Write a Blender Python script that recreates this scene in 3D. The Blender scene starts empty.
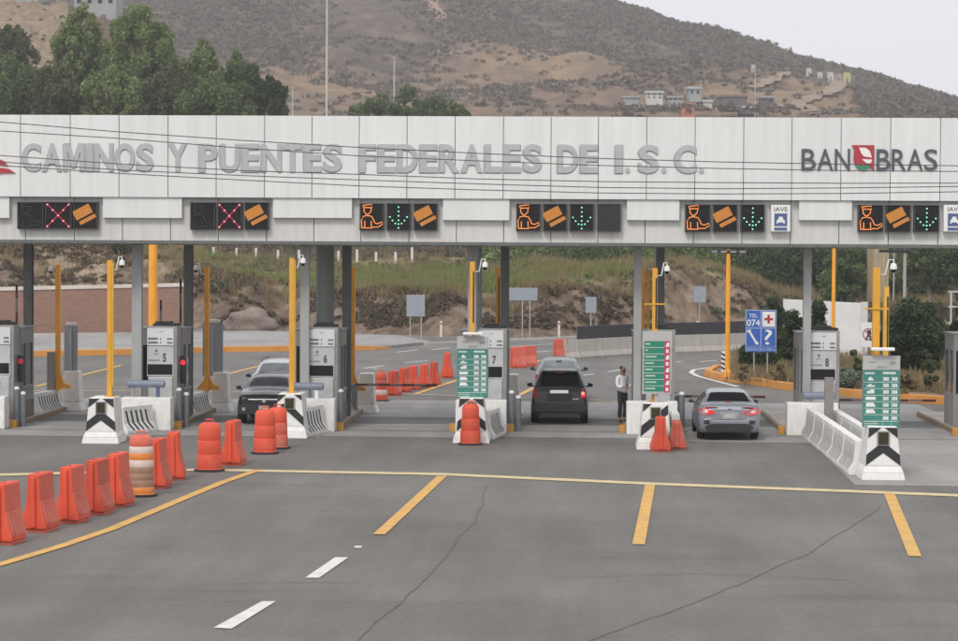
import bpy, math, random
import numpy as np
from mathutils import Vector, Matrix, noise
random.seed(7); rng = np.random.default_rng(7)
C = bpy.context.scene.collection
# ------------------------------------------------------------------ camera
FPX, CX, CY = 2400.0, 479.0, 320.5          # focal length and centre of the 958x641 photograph
H = 5.6
yaw, pitch, roll = math.atan(91/2400), math.atan(72/2400), 0.0056
F = Vector((-math.sin(yaw)*math.cos(pitch), math.cos(yaw)*math.cos(pitch), -math.sin(pitch)))
R0 = Vector((math.cos(yaw), math.sin(yaw), 0)); U0 = R0.cross(F)
R = R0*math.cos(roll)+U0*math.sin(roll); U = U0*math.cos(roll)-R0*math.sin(roll)
cam_d = bpy.data.cameras.new('camera'); cam = bpy.data.objects.new('camera', cam_d); C.objects.link(cam)
cam_d.sensor_width = 36; cam_d.lens = 36*FPX/958; cam_d.clip_end = 6000; cam_d.clip_start = 0.5
cam.matrix_world = Matrix(((R.x, U.x, -F.x, 0), (R.y, U.y, -F.y, 0), (R.z, U.z, -F.z, H), (0, 0, 0, 1)))
cam_d.dof.use_dof = True; cam_d.dof.focus_distance = 70; cam_d.dof.aperture_fstop = 3.2
bpy.context.scene.camera = cam
# ------------------------------------------------------------------ light
SE, SR = math.radians(46), math.radians(200)
w = bpy.data.worlds.new('World'); bpy.context.scene.world = w; w.use_nodes = True
nt = w.node_tree; bg = nt.nodes['Background']
sky = nt.nodes.new('ShaderNodeTexSky'); sky.sky_type = 'NISHITA'; sky.sun_disc = False
sky.sun_elevation = SE; sky.sun_rotation = SR; sky.air_density = 1.0; sky.dust_density = 6.0; sky.ozone_density = 1.0
hs = nt.nodes.new('ShaderNodeHueSaturation'); hs.inputs['Saturation'].default_value = 0.22; hs.inputs['Value'].default_value = 1.0
# thin even cloud deck: cloud grey mixed over the sky colour
geo = nt.nodes.new('ShaderNodeTexCoord'); nz = nt.nodes.new('ShaderNodeTexNoise'); nz.inputs['Scale'].default_value = 2.2; nz.inputs['Detail'].default_value = 5
mp = nt.nodes.new('ShaderNodeMapping'); mp.inputs['Scale'].default_value = (1, 1, 4)
cr = nt.nodes.new('ShaderNodeValToRGB'); cr.color_ramp.elements[0].color = (6.9, 7.0, 7.4, 1); cr.color_ramp.elements[1].color = (7.5, 7.6, 7.9, 1)
mx = nt.nodes.new('ShaderNodeMix'); mx.data_type = 'RGBA'; mx.inputs[0].default_value = 0.85
nt.links.new(geo.outputs['Generated'], mp.inputs[0]); nt.links.new(mp.outputs[0], nz.inputs[0]); nt.links.new(nz.outputs[0], cr.inputs[0])
nt.links.new(sky.outputs[0], hs.inputs['Color']); nt.links.new(hs.outputs[0], mx.inputs[6]); nt.links.new(cr.outputs[0], mx.inputs[7])
nt.links.new(mx.outputs[2], bg.inputs[0]); bg.inputs[1].default_value = 0.112
sd = bpy.data.lights.new('sun', 'SUN'); sd.energy = 1.2; sd.angle = math.radians(14); sd.color = (1, .96, .9)
sun = bpy.data.objects.new('sun', sd); C.objects.link(sun)
sdir = Vector((math.sin(SR)*math.cos(SE), math.cos(SR)*math.cos(SE), math.sin(SE)))   # towards the sun: behind the camera
sun.rotation_euler = sdir.to_track_quat('Z', 'Y').to_euler(); sun.location = (0, -20, 60)
vs = bpy.context.scene.view_settings; vs.view_transform = 'Standard'; vs.look = 'None'; vs.gamma = 1; vs.use_curve_mapping = False; vs.exposure = 0.45
bpy.context.scene.cycles.max_bounces = 5; bpy.context.scene.cycles.volume_bounces = 1; bpy.context.scene.cycles.diffuse_bounces = 3
# ------------------------------------------------------------------ helpers
def ray(px, py): return F + R*((px-CX)/FPX) - U*((py-CY)/FPX)
def G(px, py, z=0.0):
    d = ray(px, py); t = (z-H)/d.z; return Vector((d.x*t, d.y*t, z))
def A(px, py, Y):
    d = ray(px, py); t = Y/d.y; return Vector((d.x*t, Y, H+d.z*t))
def fr(v): return v - math.floor(v)
def put(o, label=None, cat=None, group=None, kind=None):
    for k, v in (('label', label), ('category', cat), ('group', group), ('kind', kind)):
        if v: o[k] = v
    return o
def thing(name, label, cat, loc=(0, 0, 0), rz=0, group=None):
    o = bpy.data.objects.new(name, None); C.objects.link(o); o.location = loc; o.rotation_euler = (0, 0, rz)
    o.empty_display_size = .2
    return put(o, label, cat, group)
class MB:
    def __init__(s): s.v = []; s.f = []; s.m = []
    def add(s, vs, fs, mi=0):
        b = len(s.v); s.v += [tuple(p) for p in vs]; s.f += [[b+i for i in f] for f in fs]; s.m += [mi]*len(fs); return s
    def box(s, x0, x1, y0, y1, z0, z1, mi=0):
        return s.add([(x0,y0,z0),(x1,y0,z0),(x1,y1,z0),(x0,y1,z0),(x0,y0,z1),(x1,y0,z1),(x1,y1,z1),(x0,y1,z1)],
                     [(0,3,2,1),(4,5,6,7),(0,1,5,4),(1,2,6,5),(2,3,7,6),(3,0,4,7)], mi)
    def prism(s, poly, axis, a0, a1, mi=0):
        n = len(poly)
        def P(p, a): return (a, p[0], p[1]) if axis == 'x' else (p[0], a, p[1]) if axis == 'y' else (p[0], p[1], a)
        vs = [P(p, a0) for p in poly]+[P(p, a1) for p in poly]
        return s.add(vs, [list(range(n)), list(range(2*n-1, n-1, -1))]+[(i, n+i, n+(i+1) % n, (i+1) % n) for i in range(n)], mi)
    def hull(s, a, b, mi=0):   # two rings of equal length joined
        n = len(a)
        return s.add(list(a)+list(b), [list(range(n))[::-1], list(range(n, 2*n))]+[(i, (i+1) % n, n+(i+1) % n, n+i) for i in range(n)], mi)
    def tube(s, pts, r, n=8, mi=0):
        pts = [Vector(p) for p in pts]; rs = r if isinstance(r, (list, tuple)) else [r]*len(pts); vs = []; fs = []
        for i, p in enumerate(pts):
            t = (pts[min(i+1, len(pts)-1)]-pts[max(i-1, 0)]).normalized()
            a = t.orthogonal().normalized() if abs(t.z) > .99 else t.cross(Vector((0, 0, 1))).normalized()
            b = t.cross(a)
            vs += [p+(a*math.cos(2*math.pi*k/n)+b*math.sin(2*math.pi*k/n))*rs[i] for k in range(n)]
        for i in range(len(pts)-1):
            fs += [(i*n+k, i*n+(k+1) % n, (i+1)*n+(k+1) % n, (i+1)*n+k) for k in range(n)]
        fs += [list(range(n))[::-1], list(range((len(pts)-1)*n, len(pts)*n))]
        return s.add(vs, fs, mi)
    def lathe(s, prof, n=24, c=(0, 0, 0), axis='z', mi=0, mis=None):
        vs = []; fs = []; ms = []
        for (r, h) in prof:
            for k in range(n):
                a = 2*math.pi*k/n; u, v = r*math.cos(a), r*math.sin(a)
                p = (u, v, h) if axis == 'z' else (h, u, v) if axis == 'x' else (u, h, v)
                vs.append((p[0]+c[0], p[1]+c[1], p[2]+c[2]))
        b = len(s.v); s.v += vs
        for i in range(len(prof)-1):
            for k in range(n):
                s.f.append([b+i*n+k, b+i*n+(k+1) % n, b+(i+1)*n+(k+1) % n, b+(i+1)*n+k]); s.m.append(mis[i] if mis else mi)
        s.f.append([b+k for k in range(n)][::-1]); s.m.append(mis[0] if mis else mi)
        s.f.append([b+(len(prof)-1)*n+k for k in range(n)]); s.m.append(mis[-1] if mis else mi)
        return s
    def build(s, name, mat, parent=None, loc=(0, 0, 0), rz=0, smooth=False, bevel=0, angle=35):
        me = bpy.data.meshes.new(name); me.from_pydata(s.v, [], s.f)
        for m in (mat if isinstance(mat, (list, tuple)) else [mat]): me.materials.append(m)
        me.polygons.foreach_set('material_index', s.m)
        if smooth:
            me.polygons.foreach_set('use_smooth', [True]*len(s.f)); me.update()
            try: me.set_sharp_from_angle(angle=math.radians(angle))
            except Exception: pass
        me.update()
        o = bpy.data.objects.new(name, me); C.objects.link(o); o.parent = parent; o.location = loc; o.rotation_euler = (0, 0, rz)
        if bevel:
            b = o.modifiers.new('bevel', 'BEVEL'); b.width = bevel; b.segments = 2; b.limit_method = 'ANGLE'; b.angle_limit = math.radians(35)
        return o
def copy_tree(o, parent=None):
    c = o.copy(); C.objects.link(c)
    if parent: c.parent = parent
    for ch in o.children: copy_tree(ch, c)
    return c
def dup(o, loc, rz=None, label=None, group=None, scale=None):
    c = copy_tree(o); c.location = loc
    if rz is not None: c.rotation_euler = (0, 0, rz)
    if label: c['label'] = label
    if group: c['group'] = group
    if scale: c.scale = scale
    return c
def quads_mesh(name, V, mats, parent=None, mi=None, loc=(0, 0, 0)):
    n = len(V); me = bpy.data.meshes.new(name); me.vertices.add(n*4); me.vertices.foreach_set('co', V.reshape(-1).astype('f'))
    me.loops.add(n*4); me.loops.foreach_set('vertex_index', np.arange(n*4, dtype='i'))
    me.polygons.add(n); me.polygons.foreach_set('loop_start', np.arange(0, n*4, 4, dtype='i'))
    for m in (mats if isinstance(mats, (list, tuple)) else [mats]): me.materials.append(m)
    if mi is not None: me.polygons.foreach_set('material_index', mi.astype('i'))
    me.update(calc_edges=True)
    o = bpy.data.objects.new(name, me); C.objects.link(o); o.parent = parent; o.location = loc; return o
# ------------------------------------------------------------------ materials
def M(name, col, rough=.6, var=.12, scale=3.0, metal=0, bump=0.0, bscale=30, dirt=0.0, dirtcol=(.12, .10, .08), stretch=(1, 1, 1), island=0.0, emit=None, estr=0, spec=.5, coat=0, objr=0.0):
    m = bpy.data.materials.new(name); m.use_nodes = True; n = m.node_tree; p = n.nodes['Principled BSDF']; L = n.links.new
    p.inputs['Roughness'].default_value = rough; p.inputs['Metallic'].default_value = metal; p.inputs['Specular IOR Level'].default_value = spec
    p.inputs['Coat Weight'].default_value = coat
    tc = n.nodes.new('ShaderNodeTexCoord'); mp = n.nodes.new('ShaderNodeMapping'); mp.inputs['Scale'].default_value = stretch; L(tc.outputs['Object'], mp.inputs[0])
    t = n.nodes.new('ShaderNodeTexNoise'); t.inputs['Scale'].default_value = scale; t.inputs['Detail'].default_value = 6; t.inputs['Roughness'].default_value = .62; L(mp.outputs[0], t.inputs[0])
    mr = n.nodes.new('ShaderNodeMapRange'); mr.inputs[1].default_value = .3; mr.inputs[2].default_value = .7; mr.inputs[3].default_value = 1-var; mr.inputs[4].default_value = 1+var; L(t.outputs[0], mr.inputs[0])
    last = mr.outputs[0]
    if island:
        g = n.nodes.new('ShaderNodeNewGeometry'); m2 = n.nodes.new('ShaderNodeMapRange'); m2.inputs[3].default_value = 1-island; m2.inputs[4].default_value = 1+island; L(g.outputs['Random Per Island'], m2.inputs[0])
        mm = n.nodes.new('ShaderNodeMath'); mm.operation = 'MULTIPLY'; L(last, mm.inputs[0]); L(m2.outputs[0], mm.inputs[1]); last = mm.outputs[0]
    if objr:
        g = n.nodes.new('ShaderNodeObjectInfo'); m2 = n.nodes.new('ShaderNodeMapRange'); m2.inputs[3].default_value = 1-objr; m2.inputs[4].default_value = 1+objr; L(g.outputs['Random'], m2.inputs[0])
        mm = n.nodes.new('ShaderNodeMath'); mm.operation = 'MULTIPLY'; L(last, mm.inputs[0]); L(m2.outputs[0], mm.inputs[1]); last = mm.outputs[0]
    vm = n.nodes.new('ShaderNodeVectorMath'); vm.operation = 'SCALE'; vm.inputs[0].default_value = col; L(last, vm.inputs['Scale'])
    out = vm.outputs[0]
    if dirt:
        t2 = n.nodes.new('ShaderNodeTexNoise'); t2.inputs['Scale'].default_value = scale*.6+.7; t2.inputs['Detail'].default_value = 8; t2.inputs['Roughness'].default_value = .7; L(mp.outputs[0], t2.inputs[0])
        m3 = n.nodes.new('ShaderNodeMapRange'); m3.inputs[1].default_value = .48; m3.inputs[2].default_value = .72; m3.inputs[4].default_value = dirt; L(t2.outputs[0], m3.inputs[0])
        mi = n.nodes.new('ShaderNodeMix'); mi.data_type = 'RGBA'; L(m3.outputs[0], mi.inputs[0]); L(out, mi.inputs[6]); mi.inputs[7].default_value = (*dirtcol, 1); out = mi.outputs[2]
    L(out, p.inputs['Base Color'])
    if bump:
        t3 = n.nodes.new('ShaderNodeTexNoise'); t3.inputs['Scale'].default_value = bscale; t3.inputs['Detail'].default_value = 5; L(tc.outputs['Object'], t3.inputs[0])
        b = n.nodes.new('ShaderNodeBump'); b.inputs['Strength'].default_value = bump; b.inputs['Distance'].default_value = .05; L(t3.outputs[0], b.inputs['Height']); L(b.outputs[0], p.inputs['Normal'])
    if emit: p.inputs['Emission Color'].default_value = (*emit, 1); p.inputs['Emission Strength'].default_value = estr
    return m
def leafmat(name, c0, c1, var=.35):
    m = bpy.data.materials.new(name); m.use_nodes = True; n = m.node_tree; p = n.nodes['Principled BSDF']; L = n.links.new
    p.inputs['Roughness'].default_value = .65; p.inputs['Specular IOR Level'].default_value = .25
    g = n.nodes.new('ShaderNodeNewGeometry'); tc = n.nodes.new('ShaderNodeTexCoord'); t = n.nodes.new('ShaderNodeTexNoise'); t.inputs['Scale'].default_value = .55; t.inputs['Detail'].default_value = 3
    L(tc.outputs['Object'], t.inputs[0])
    ad = n.nodes.new('ShaderNodeMath'); ad.operation = 'MULTIPLY_ADD'; L(g.outputs['Random Per Island'], ad.inputs[0]); ad.inputs[1].default_value = .5; ad.inputs[2].default_value = -.25
    a2 = n.nodes.new('ShaderNodeMath'); a2.operation = 'MULTIPLY_ADD'; L(t.outputs[0], a2.inputs[0]); a2.inputs[1].default_value = 1.6; a2.inputs[2].default_value = -.3
    a3 = n.nodes.new('ShaderNodeMath'); a3.operation = 'ADD'; L(ad.outputs[0], a3.inputs[0]); L(a2.outputs[0], a3.inputs[1]); a3.use_clamp = True
    mi = n.nodes.new('ShaderNodeMix'); mi.data_type = 'RGBA'; L(a3.outputs[0], mi.inputs[0]); mi.inputs[6].default_value = (*c0, 1); mi.inputs[7].default_value = (*c1, 1)
    L(mi.outputs[2], p.inputs['Base Color'])
    tr = n.nodes.new('ShaderNodeBsdfTranslucent'); L(mi.outputs[2], tr.inputs[0]); ms = n.nodes.new('ShaderNodeMixShader'); ms.inputs[0].default_value = .25
    L(p.outputs[0], ms.inputs[1]); L(tr.outputs[0], ms.inputs[2]); L(ms.outputs[0], n.nodes['Material Output'].inputs[0])
    return m
white_panel = M('white_panel', (.66, .665, .65), .45, .06, 1.0, dirt=.22, dirtcol=(.47, .46, .43), stretch=(3.5, 1, .25), island=.03)
cream_panel = M('cream_panel', (.57, .565, .535), .5, .06, 1.2, dirt=.3, dirtcol=(.35, .33, .30), stretch=(3, 1, .4), island=.02)
letter_grey = M('letter_grey', (.395, .40, .40), .5, .10, 3)
letter_shadow_grey = M('letter_shadow_grey', (.33, .332, .33), .5, .10, 3)
dark_letter = M('dark_letter', (.075, .08, .095), .5, .1, 3)
logo_red = M('logo_red', (.38, .03, .04), .5, .08); logo_green = M('logo_green', (.03, .22, .11), .5, .08); logo_white = M('logo_white', (.75, .72, .7), .5, .05)
steel_dark = M('steel_dark', (.135, .145, .14), .5, .2, 4)
steel_grey = M('steel_grey', (.33, .34, .33), .5, .12, 2, dirt=.2, stretch=(1, 1, .3))
col_green = M('column_grey_green', (.24, .26, .24), .5, .12, 1.5, dirt=.3, stretch=(1, 1, .2))
gold = M('gold_paint', (.66, .32, .025), .5, .12, 3, dirt=.18, dirtcol=(.30, .15, .04), stretch=(1, 1, .3))
orange_pole = M('orange_paint', (.85, .36, .025), .5, .12, 3, dirt=.2, dirtcol=(.28, .13, .05), stretch=(1, 1, .3))
gold_light = M('yellow_paint_rail', (.72, .42, .06), .5, .1, 3)
conc_white = M('white_painted_concrete', (.74, .73, .70), .75, .10, 2.5, dirt=.45, dirtcol=(.30, .27, .24), bump=.25, bscale=25, stretch=(1, 1, .6))
conc = M('concrete', (.40, .37, .33), .85, .15, 1.3, dirt=.4, dirtcol=(.22, .20, .17), bump=.3, bscale=20, island=.05)
black_paint = M('black_paint', (.014, .014, .015), .65, .3, 5, dirt=.12, dirtcol=(.15, .14, .13))
black = M('black', (.014, .014, .016), .45, .2); blackgloss = M('display_black', (.008, .008, .009), .55, .1, spec=.25)
kiosk_white = M('kiosk_panel', (.62, .62, .62), .5, .06, 2, dirt=.15, dirtcol=(.3, .28, .26)); kiosk_grey = M('kiosk_grey', (.47, .47, .475), .5, .08, 3, dirt=.2)
kiosk_metal = M('kiosk_metal', (.27, .27, .26), .4, .15, 3, dirt=.3); kiosk_body = M('kiosk_body', (.25, .245, .23), .55, .15, 2, dirt=.3, dirtcol=(.12, .10, .08), stretch=(1, 1, .4))
kiosk_brown = M('kiosk_brown', (.16, .12, .10), .6, .15, 2)
glass_dark = M('dark_glass', (.008, .009, .010), .10, .1, 2, spec=.4)
blue_grey = M('blue_grey_tube', (.19, .21, .27), .5, .12, 3, dirt=.2); bluebit = M('blue_bit', (.07, .09, .19), .5)
bollard_grey = M('bollard_grey', (.15, .16, .18), .5, .15, 4, dirt=.3)
yellow_kerb = M('yellow_kerb', (.50, .24, .04), .75, .15, 3, dirt=.55, dirtcol=(.22, .16, .11), bump=.3, bscale=12)
kerb_brown = M('kerb_brown', (.24, .17, .11), .8, .2, 3, dirt=.5, dirtcol=(.30, .20, .07), bump=.3)
orange_kerb = M('orange_kerb', (.56, .24, .045), .75, .15, .8, dirt=.45, dirtcol=(.33, .20, .10), bump=.3, bscale=12)
road_white = M('road_white', (.62, .61, .58), .7, .1, 3, dirt=.35, dirtcol=(.3, .29, .27)); road_yellow = M('road_yellow', (.60, .34, .08), .7, .12, 2.5, dirt=.65, dirtcol=(.26, .22, .15))
road_cream = M('road_cream', (.58, .46, .26), .7, .12, 2.5, dirt=.45, dirtcol=(.28, .25, .2))
crackm = M('crack', (.114, .108, .100), .8, .3, 4)
green_sign = M('green_sign', (.016, .20, .12), .45, .06, 3); teal_sign = M('teal_sign', (.04, .20, .165), .45, .06, 3); red_sign = M('red_sign', (.52, .03, .10), .45, .06, 3)
sign_white = M('sign_white', (.72, .72, .70), .5, .06, 3); sign_grey = M('sign_grey', (.42, .42, .40), .5, .08, 3); ink = M('ink', (.06, .065, .08), .6, .2); bluesign = M('blue_sign', (.03, .11, .42), .45, .06, 3)
crossred = M('cross_red', (.35, .02, .03), .5); sign_back = M('sign_back', (.30, .33, .37), .4, .08, 3, metal=.3)
orange_pl = M('orange_plastic', (.62, .070, .028), .62, .12, 2.2, objr=.13, dirt=.35, dirtcol=(.55, .17, .10), bump=.1, bscale=6)
orange_dull = M('orange_plastic_dusty', (.55, .10, .06), .6, .14, 2.2, objr=.16, dirt=.75, dirtcol=(.44, .23, .18), bump=.1, bscale=6)
drum_white = M('drum_white', (.62, .50, .45), .5, .12, 5); drum_brown = M('drum_brown', (.30, .16, .10), .6, .12, 4, dirt=.5, dirtcol=(.42, .25, .17)); drum_orange = M('drum_orange', (.62, .20, .03), .5, .12, 4)
rubber = M('rubber', (.02, .02, .02), .8, .2)
brick = bpy.data.materials.new('red_brick'); brick.use_nodes = True
_n = brick.node_tree; _p = _n.nodes['Principled BSDF']; _p.inputs['Roughness'].default_value = .85
_b = _n.nodes.new('ShaderNodeTexBrick'); _t = _n.nodes.new('ShaderNodeTexCoord'); _m = _n.nodes.new('ShaderNodeMapping'); _m.inputs['Rotation'].default_value = (math.radians(90), 0, 0)
_b.inputs['Scale'].default_value = 1.6; _b.inputs['Color1'].default_value = (.30, .165, .12, 1); _b.inputs['Color2'].default_value = (.24, .135, .10, 1); _b.inputs['Mortar'].default_value = (.22, .15, .12, 1)
_n.links.new(_t.outputs['Object'], _m.inputs[0]); _n.links.new(_m.outputs[0], _b.inputs[0]); _n.links.new(_b.outputs[0], _p.inputs['Base Color'])
asphalt = bpy.data.materials.new('asphalt'); asphalt.use_nodes = True
def _asph(m, base, warm, streak):
    n = m.node_tree; p = n.nodes['Principled BSDF']; L = n.links.new; p.inputs['Roughness'].default_value = .82; p.inputs['Specular IOR Level'].default_value = .35
    tc = n.nodes.new('ShaderNodeTexCoord')
    def no(scale, det, st=(1, 1, 1), rough=.6):
        mp = n.nodes.new('ShaderNodeMapping'); mp.inputs['Scale'].default_value = st; L(tc.outputs['Object'], mp.inputs[0])
        t = n.nodes.new('ShaderNodeTexNoise'); t.inputs['Scale'].default_value = scale; t.inputs['Detail'].default_value = det; t.inputs['Roughness'].default_value = rough; L(mp.outputs[0], t.inputs[0]); return t.outputs[0]
    def mr(x, a, b, c, d):
        q = n.nodes.new('ShaderNodeMapRange'); q.inputs[1].default_value = a; q.inputs[2].default_value = b; q.inputs[3].default_value = c; q.inputs[4].default_value = d; L(x, q.inputs[0]); return q.outputs[0]
    def mul(a, b):
        q = n.nodes.new('ShaderNodeMath'); q.operation = 'MULTIPLY'; L(a, q.inputs[0]); L(b, q.inputs[1]); return q.outputs[0]
    f = mul(mr(no(.12, 5), .3, .7, .80, 1.18), mr(no(1.0, 6, (1, .12, 1)), .3, .7, 1-streak, 1+streak))
    f = mul(f, mr(no(9, 6, rough=.85), .3, .7, .72, 1.28)); f = mul(f, mr(no(.5, 8, rough=.75), .55, .75, 1.0, .86))
    f = mul(f, mr(no(.35, 5, (.25, 1.6, 1), .7), .55, .70, 1.0, .82))
    vm = n.nodes.new('ShaderNodeVectorMath'); vm.operation = 'SCALE'; vm.inputs[0].default_value = (base*warm[0], base*warm[1], base*warm[2]); L(f, vm.inputs['Scale']); L(vm.outputs[0], p.inputs['Base Color'])
    b = n.nodes.new('ShaderNodeBump'); b.inputs['Strength'].default_value = .35; b.inputs['Distance'].default_value = .02; L(no(40, 4), b.inputs['Height']); L(b.outputs[0], p.inputs['Normal'])
_asph(asphalt, .136, (1.06, 1.0, .92), .13)
slabm = bpy.data.materials.new('slab_concrete'); slabm.use_nodes = True; _asph(slabm, .27, (1.04, 1.0, .95), .14)
band_dark = bpy.data.materials.new('dark_band'); band_dark.use_nodes = True; _asph(band_dark, .118, (1.03, 1.0, .97), .1)
def soil(name, stops, scale, bump=.6, d=.25):
    m = bpy.data.materials.new(name); m.use_nodes = True; n = m.node_tree; p = n.nodes['Principled BSDF']; L = n.links.new; p.inputs['Roughness'].default_value = .95; p.inputs['Specular IOR Level'].default_value = .1
    tc = n.nodes.new('ShaderNodeTexCoord'); t = n.nodes.new('ShaderNodeTexNoise'); t.inputs['Scale'].default_value = scale; t.inputs['Detail'].default_value = 9; t.inputs['Roughness'].default_value = .68; L(tc.outputs['Object'], t.inputs[0])
    at = n.nodes.new('ShaderNodeVertexColor'); at.layer_name = 'zone'
    def ramp(cols):
        r = n.nodes.new('ShaderNodeValToRGB'); e = r.color_ramp.elements; e[0].position = .30; e[1].position = .70; e[0].color = (*cols[0], 1); e[1].color = (*cols[-1], 1)
        if len(cols) > 2: q = e.new(.5); q.color = (*cols[1], 1)
        L(t.outputs[0], r.inputs[0]); return r.outputs[0]
    sep = n.nodes.new('ShaderNodeSeparateColor'); L(at.outputs[0], sep.inputs[0]); cur = ramp(stops[0])
    for k, ch in enumerate(('Red', 'Green', 'Blue')[:len(stops)-1]):
        t2 = n.nodes.new('ShaderNodeTexNoise'); t2.inputs['Scale'].default_value = scale*.45; t2.inputs['Detail'].default_value = 10; t2.inputs['Roughness'].default_value = .7; L(tc.outputs['Object'], t2.inputs[0])
        ad = n.nodes.new('ShaderNodeMath'); ad.operation = 'MULTIPLY_ADD'; L(t2.outputs[0], ad.inputs[0]); ad.inputs[1].default_value = 2.0; L(sep.outputs[ch], ad.inputs[2])
        mr = n.nodes.new('ShaderNodeMapRange'); mr.inputs[1].default_value = 1.22; mr.inputs[2].default_value = 1.78; L(ad.outputs[0], mr.inputs[0])
        mi = n.nodes.new('ShaderNodeMix'); mi.data_type = 'RGBA'; L(mr.outputs[0], mi.inputs[0]); L(cur, mi.inputs[6]); L(ramp(stops[k+1]), mi.inputs[7]); cur = mi.outputs[2]
    L(cur, p.inputs['Base Color'])
    b = n.nodes.new('ShaderNodeBump'); b.inputs['Strength'].default_value = bump; b.inputs['Distance'].default_value = d; L(t.outputs[0], b.inputs['Height']); L(b.outputs[0], p.inputs['Normal'])
    return m
# ------------------------------------------------------------------ text
def text_mesh(s, w, h, depth, bold=0.0, squash=True):
    cu = bpy.data.curves.new('t', 'FONT'); cu.body = s; cu.size = 1; cu.extrude = .5; cu.offset = bold; cu.resolution_u = 4
    o = bpy.data.objects.new('t', cu); C.objects.link(o); dg = bpy.context.evaluated_depsgraph_get(); me = bpy.data.meshes.new_from_object(o.evaluated_get(dg))
    n = len(me.vertices); co = np.zeros(n*3); me.vertices.foreach_get('co', co); co = co.reshape(-1, 3)
    mn, mxx = co.min(0), co.max(0); sz = mxx-mn; sz[sz == 0] = 1; q = (co-mn)/sz
    out = np.stack([q[:, 0]*w, (0.5-q[:, 2])*depth, q[:, 1]*h], 1)   # faces -Y
    me.vertices.foreach_set('co', out.reshape(-1)); me.update()
    bpy.data.objects.remove(o); bpy.data.curves.remove(cu); return me
def text(name, s, mat, parent, x0, x1, z0, z1, y, depth=.01, bold=0.0):
    me = text_mesh(s, x1-x0, z1-z0, depth, bold); me.name = name; me.materials.clear(); me.materials.append(mat)
    me.polygons.foreach_set('material_index', [0]*len(me.polygons))
    o = bpy.data.objects.new(name, me); C.objects.link(o); o.parent = parent; o.location = (x0, y, z0); return o
# ================================================================== SETTING
def sheet(name, pts, z, m, kind='structure', label=None, cat=None, parent=None, th=0.0):
    b = MB(); n = len(pts)
    if th: b.prism([(p[0], p[1]) for p in pts], 'z', z-th, z)
    else: b.add([(p[0], p[1], z) for p in pts], [list(range(n))])
    o = b.build(name, m, parent); put(o, label, cat, None, kind if not parent else None); return o
ground_m = soil('ground_soil', [[(.16, .12, .085), (.24, .18, .125), (.30, .24, .17)]], .8)
sheet('ground', [(-1400, -35), (1400, -35), (1400, 2300), (-1400, 2300)], -.06, ground_m)
sheet('road', [(-120, -30), (120, -30), (120, 215), (-120, 215)], 0, asphalt)
# concrete slabs in the toll lanes, one per lane
LX = [-18.0, -12.9, -7.9, -2.68, 2.5, 7.33, 12.6, 17.8]       # island centres
for i in range(6):
    x0, x1 = LX[i]+.1, LX[i+1]-.1
    y0 = [70.3, 70.8, 71.0, 71.2, 70.2, 57.5][i]
    sheet('concrete_pavement', [(x0-.6, y0), (x1+.6, y0-.2), (x1+.2, 88), (x0, 88)], .004+.0012*(i % 2), slabm)
    sheet('lane_band', [(x0+.3, 76.2), (x1-.2, 76.2), (x1-.2, 79.2), (x0+.3, 79.2)], .009, band_dark)  # darker band across the lane slab
    sheet('drain_channel', [(x0+.2, y0+(2.2 if i < 5 else 14)), (x1-.1, y0+(2.2 if i < 5 else 14)), (x1-.1, y0+(2.35 if i < 5 else 14.15)), (x0+.2, y0+(2.35 if i < 5 else 14.15))], .0085, crackm)
def stripe(name, pts, wd, m, z=.013, world=False):
    P = [Vector(p) if world else G(*p) for p in pts]; vs = []; fs = []
    for i, p in enumerate(P):
        t = (P[min(i+1, len(P)-1)]-P[max(i-1, 0)]); t.z = 0; t.normalize(); s = Vector((-t.y, t.x, 0))*wd/2
        vs += [(p.x+s.x, p.y+s.y, z), (p.x-s.x, p.y-s.y, z)]
    for i in range(len(P)-1): fs.append((2*i, 2*i+1, 2*i+3, 2*i+2))
    b = MB(); b.add(vs, fs); o = b.build(name, m); put(o, kind='structure'); return o
stripe('stop_line', [(-30, 476), (60, 473.5), (200, 470), (440, 474.5), (650, 484), (990, 497), (1300, 511)], .58, road_cream)
stripe('edge_line', [(258, 470.5), (222, 483), (188, 497), (148, 514), (110, 530), (60, 547), (0, 565), (-60, 580)], .24, road_yellow, .017)
for k, (a, b_) in enumerate([((442, 476.5), (379, 535)), ((650, 485.5), (638.5, 545)), ((889, 493.5), (915, 557))]):
    stripe('lane_line', [a, b_], .24, road_yellow, .017)
def dash(q):   # four photo corners on the road
    b = MB(); b.add([(*G(*p).xy, .015) for p in q], [(0, 1, 2, 3)]); o = b.build('dash_line', road_white); put(o, kind='structure')
dash([(335, 558), (348.5, 558), (319, 578.5), (305, 578.5)]); dash([(262, 602), (276, 602), (231.5, 629.5), (213.5, 628.5)])
dash([(355, 546.5), (362, 546.5), (361, 548.5), (354, 548.5)]); dash([(160, 655), (180, 655), (140, 680), (118, 680)])
def wob(pts, amp, n=60, seed=1):
    P = [G(*p) for p in pts]; out = []
    r = random.Random(seed); off = 0
    for i in range(n):
        t = i/(n-1)*(len(P)-1); k = min(int(t), len(P)-2); f = t-k; q = P[k].lerp(P[k+1], f); off = off*.93+r.uniform(-amp, amp)*.45; out.append((q.x+off, q.y, 0))
    return out
stripe('road_crack', wob([(487, 486), (482, 505), (470, 525), (450, 545), (418, 585), (380, 620), (345, 650)], .05, 110, 3), .022, crackm, .011, True)
stripe('road_crack', wob([(880, 505), (850, 528), (800, 557), (740, 585), (680, 608), (590, 641), (540, 660)], .06, 130, 5), .020, crackm, .011, True)
stripe('road_crack', wob([(195, 585), (280, 582.5), (360, 583)], .04, 40, 8), .02, crackm, .011, True)
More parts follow.
